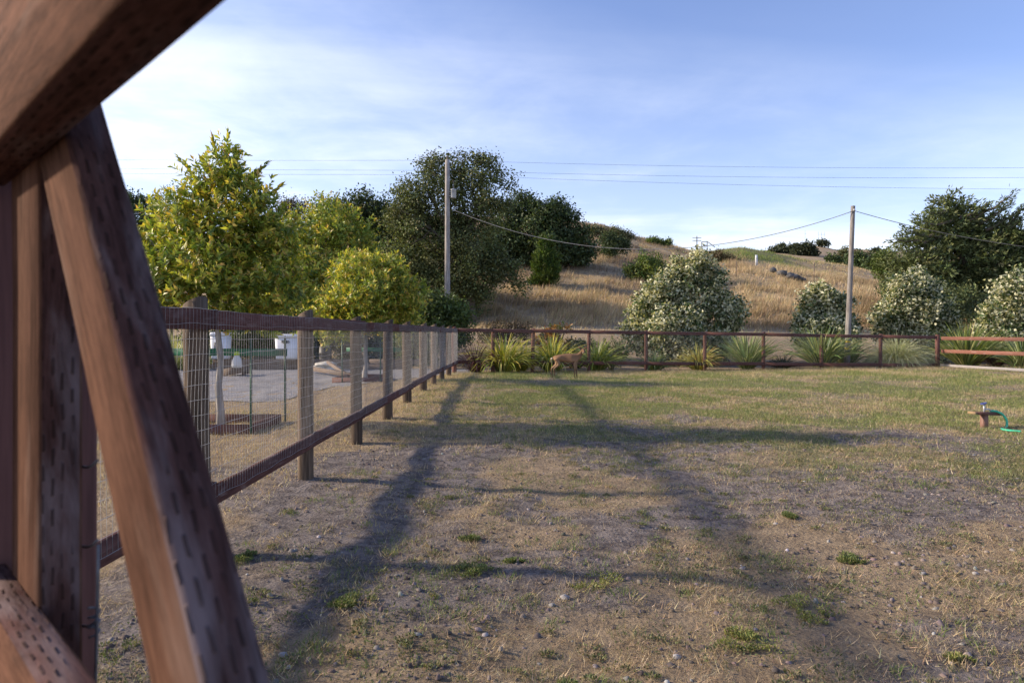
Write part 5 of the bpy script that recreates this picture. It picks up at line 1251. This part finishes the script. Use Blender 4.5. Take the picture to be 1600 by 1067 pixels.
def ground_mats():
    n0 = 13000; X, Y = scatter(n0, 2.7, 19, power=0.95, xmin=-2.15)
    wet = smooth(Y + 0.9 * np.maximum(X, -1), 4.5, 13); pt = fbm(X * 0.55, Y * 0.55, 201, 4)
    keep = rng.random(len(X)) < np.clip((0.20 + 0.50 * wet) * smooth(pt, 0.33, 0.58) * 1.4, 0, 1); X, Y, wet = X[keep], Y[keep], wet[keep]; n = len(X)
    kind = rng.random(n); typ = np.where(kind < 0.40, 0, np.where(kind < 0.40 + 0.22 + 0.18 * wet, 1, 2))      # straw, dusty olive, green
    R0 = 0.04 + 0.16 * rng.random(n) ** 2.0; per = np.clip((R0 * 520).astype(int), 20, 110)
    idx = np.repeat(np.arange(n), per); m = len(idx); a = rng.random(m) * 6.283; r = np.sqrt(rng.random(m)) * R0[idx]
    el = 1 + 0.7 * rng.random(n); th = rng.random(n) * 3.14
    ux = r * np.cos(a) * el[idx]; uy = r * np.sin(a); cx = X[idx] + ux * np.cos(th[idx]) - uy * np.sin(th[idx]); cy = Y[idx] + ux * np.sin(th[idx]) + uy * np.cos(th[idx])
    ok = vnoise(cx * 11, cy * 11, 14) > 0.30; idx, cx, cy, a, r = idx[ok], cx[ok], cy[ok], a[ok], r[ok]; m = len(idx)
    P = np.stack([cx, cy, height(cx, cy) - 0.002], -1); hh = 1 - 0.6 * (r / R0[idx]) ** 2; d = a + rng.normal(size=m) * 0.9
    Ls = (0.020 + 0.045 * rng.random(m)) * (0.6 + 0.6 * hh) * np.where(typ[idx] == 0, 1.15, 1.0); lean = np.where(typ[idx] == 0, 0.55 + 0.44 * rng.random(m), 0.25 + 0.65 * rng.random(m))
    V, T, k = blades_arr(P, np.stack([np.cos(d), np.sin(d)], -1), Ls, 0.0035 + 0.0035 * rng.random(m), lean, False)
    c0 = pick_cols(m, STR, [3, 3, 1, 2]); c1 = pick_cols(m, [(0.17, 0.175, 0.09), (0.22, 0.215, 0.115), (0.13, 0.14, 0.07), (0.30, 0.25, 0.14)], [3, 3, 2, 1.3]); c2 = pick_cols(m, [(0.15, 0.205, 0.07), (0.20, 0.25, 0.085), (0.11, 0.155, 0.055)], [2, 2, 2])
    t_ = typ[idx][:, None]; col = np.where(t_ == 0, c0, np.where(t_ == 1, c1, c2))
    mk('low_weed_mats', V, T, M_grass, col=np.repeat(col, k, 0), kind='stuff')
ground_mats()
def pebbles():
    import bmesh
    an = np.arange(5) * 2 * math.pi / 5
    bV = np.concatenate([np.stack([np.cos(an), np.sin(an), -0.3 + 0 * an], -1), np.stack([0.55 * np.cos(an + 0.3), 0.55 * np.sin(an + 0.3), 0.75 + 0 * an], -1)])
    bT = np.array([(i, (i + 1) % 5, 5 + i) for i in range(5)] + [((i + 1) % 5, 5 + (i + 1) % 5, 5 + i) for i in range(5)] + [(5, 6, 7), (5, 7, 9), (7, 8, 9)])
    X, Y = scatter(75000, 2.6, 11.5, power=1.25, xmin=-2.2)
    d = smooth(fbm(X * 0.9, Y * 0.9, 171, 3), 0.40, 0.62) * (0.5 + 0.8 * smooth(X, 1.0, 3.5)); keep = rng.random(len(X)) < 0.10 + 0.32 * d; X, Y = X[keep], Y[keep]; n = len(X)
    s = 0.004 + 0.017 * rng.random(n) ** 3.0
    sc = s[:, None] * (0.6 + 0.8 * rng.random((n, 3))) * np.array([1, 1, 0.65])
    nb = bV[None] * (0.7 + 0.6 * rng.random((n, len(bV), 1)))
    V = nb * sc[:, None] + np.stack([X, Y, height(X, Y) + s * 0.25], -1)[:, None]
    T = (bT[None] + np.arange(n)[:, None, None] * len(bV)).reshape(-1, 3)
    c = np.repeat(pick_cols(n, [(0.16, 0.13, 0.115), (0.22, 0.19, 0.175), (0.11, 0.087, 0.075), (0.34, 0.315, 0.30)], [4, 1.5, 4, 0.25]), len(bV), 0)
    m, tn, b = pmat('pebble', (0.2, 0.2, 0.2), 0.9, 0, 0.2); a = N(tn, 'ShaderNodeAttribute', attribute_name='tint'); L(tn, a.outputs['Color'], b.inputs['Base Color'])
    mk('pebbles', V.reshape(-1, 3), T, m, col=c, kind='stuff')
pebbles()
strap_plant('fountain_grass', 'pale tall grass seen through the side fence left of its nearest visible post', 'plant', 272, 3.5, 3.2, 1.5, 900, [(0.46, 0.48, 0.22), (0.36, 0.40, 0.17), (0.56, 0.55, 0.30)], [3, 2, 2], 0.02, None, 1.2)
for k, (lab, px, py, r) in enumerate((('pale pebble sized stone beside the yellow green weed mat', 883, 928, 0.030), ('flat grey stone just left of the pale one by the weed mat', 863, 937, 0.022),
        ('grey stone at the lower left of the foreground', 442, 1018, 0.026), ('grey stone in the stony lower right soil', 1442, 892, 0.022), ('dark flat stone low in the centre right', 1058, 1023, 0.022), ('pale stone near the right edge in the stony soil', 1524, 900, 0.020))):
    Y = F * (EYE + 0.03) / (py - HZ); x = (px - 800) * Y / F
    V, T = rock_arr(np.array([x, Y, H(x, Y) + r * 0.3]), (r, r * 0.8, r * 0.6), k + 3, 2); o = mk('stone', V, T, M_stone); tag(o, lab, 'stone', 'loose stones on the soil')
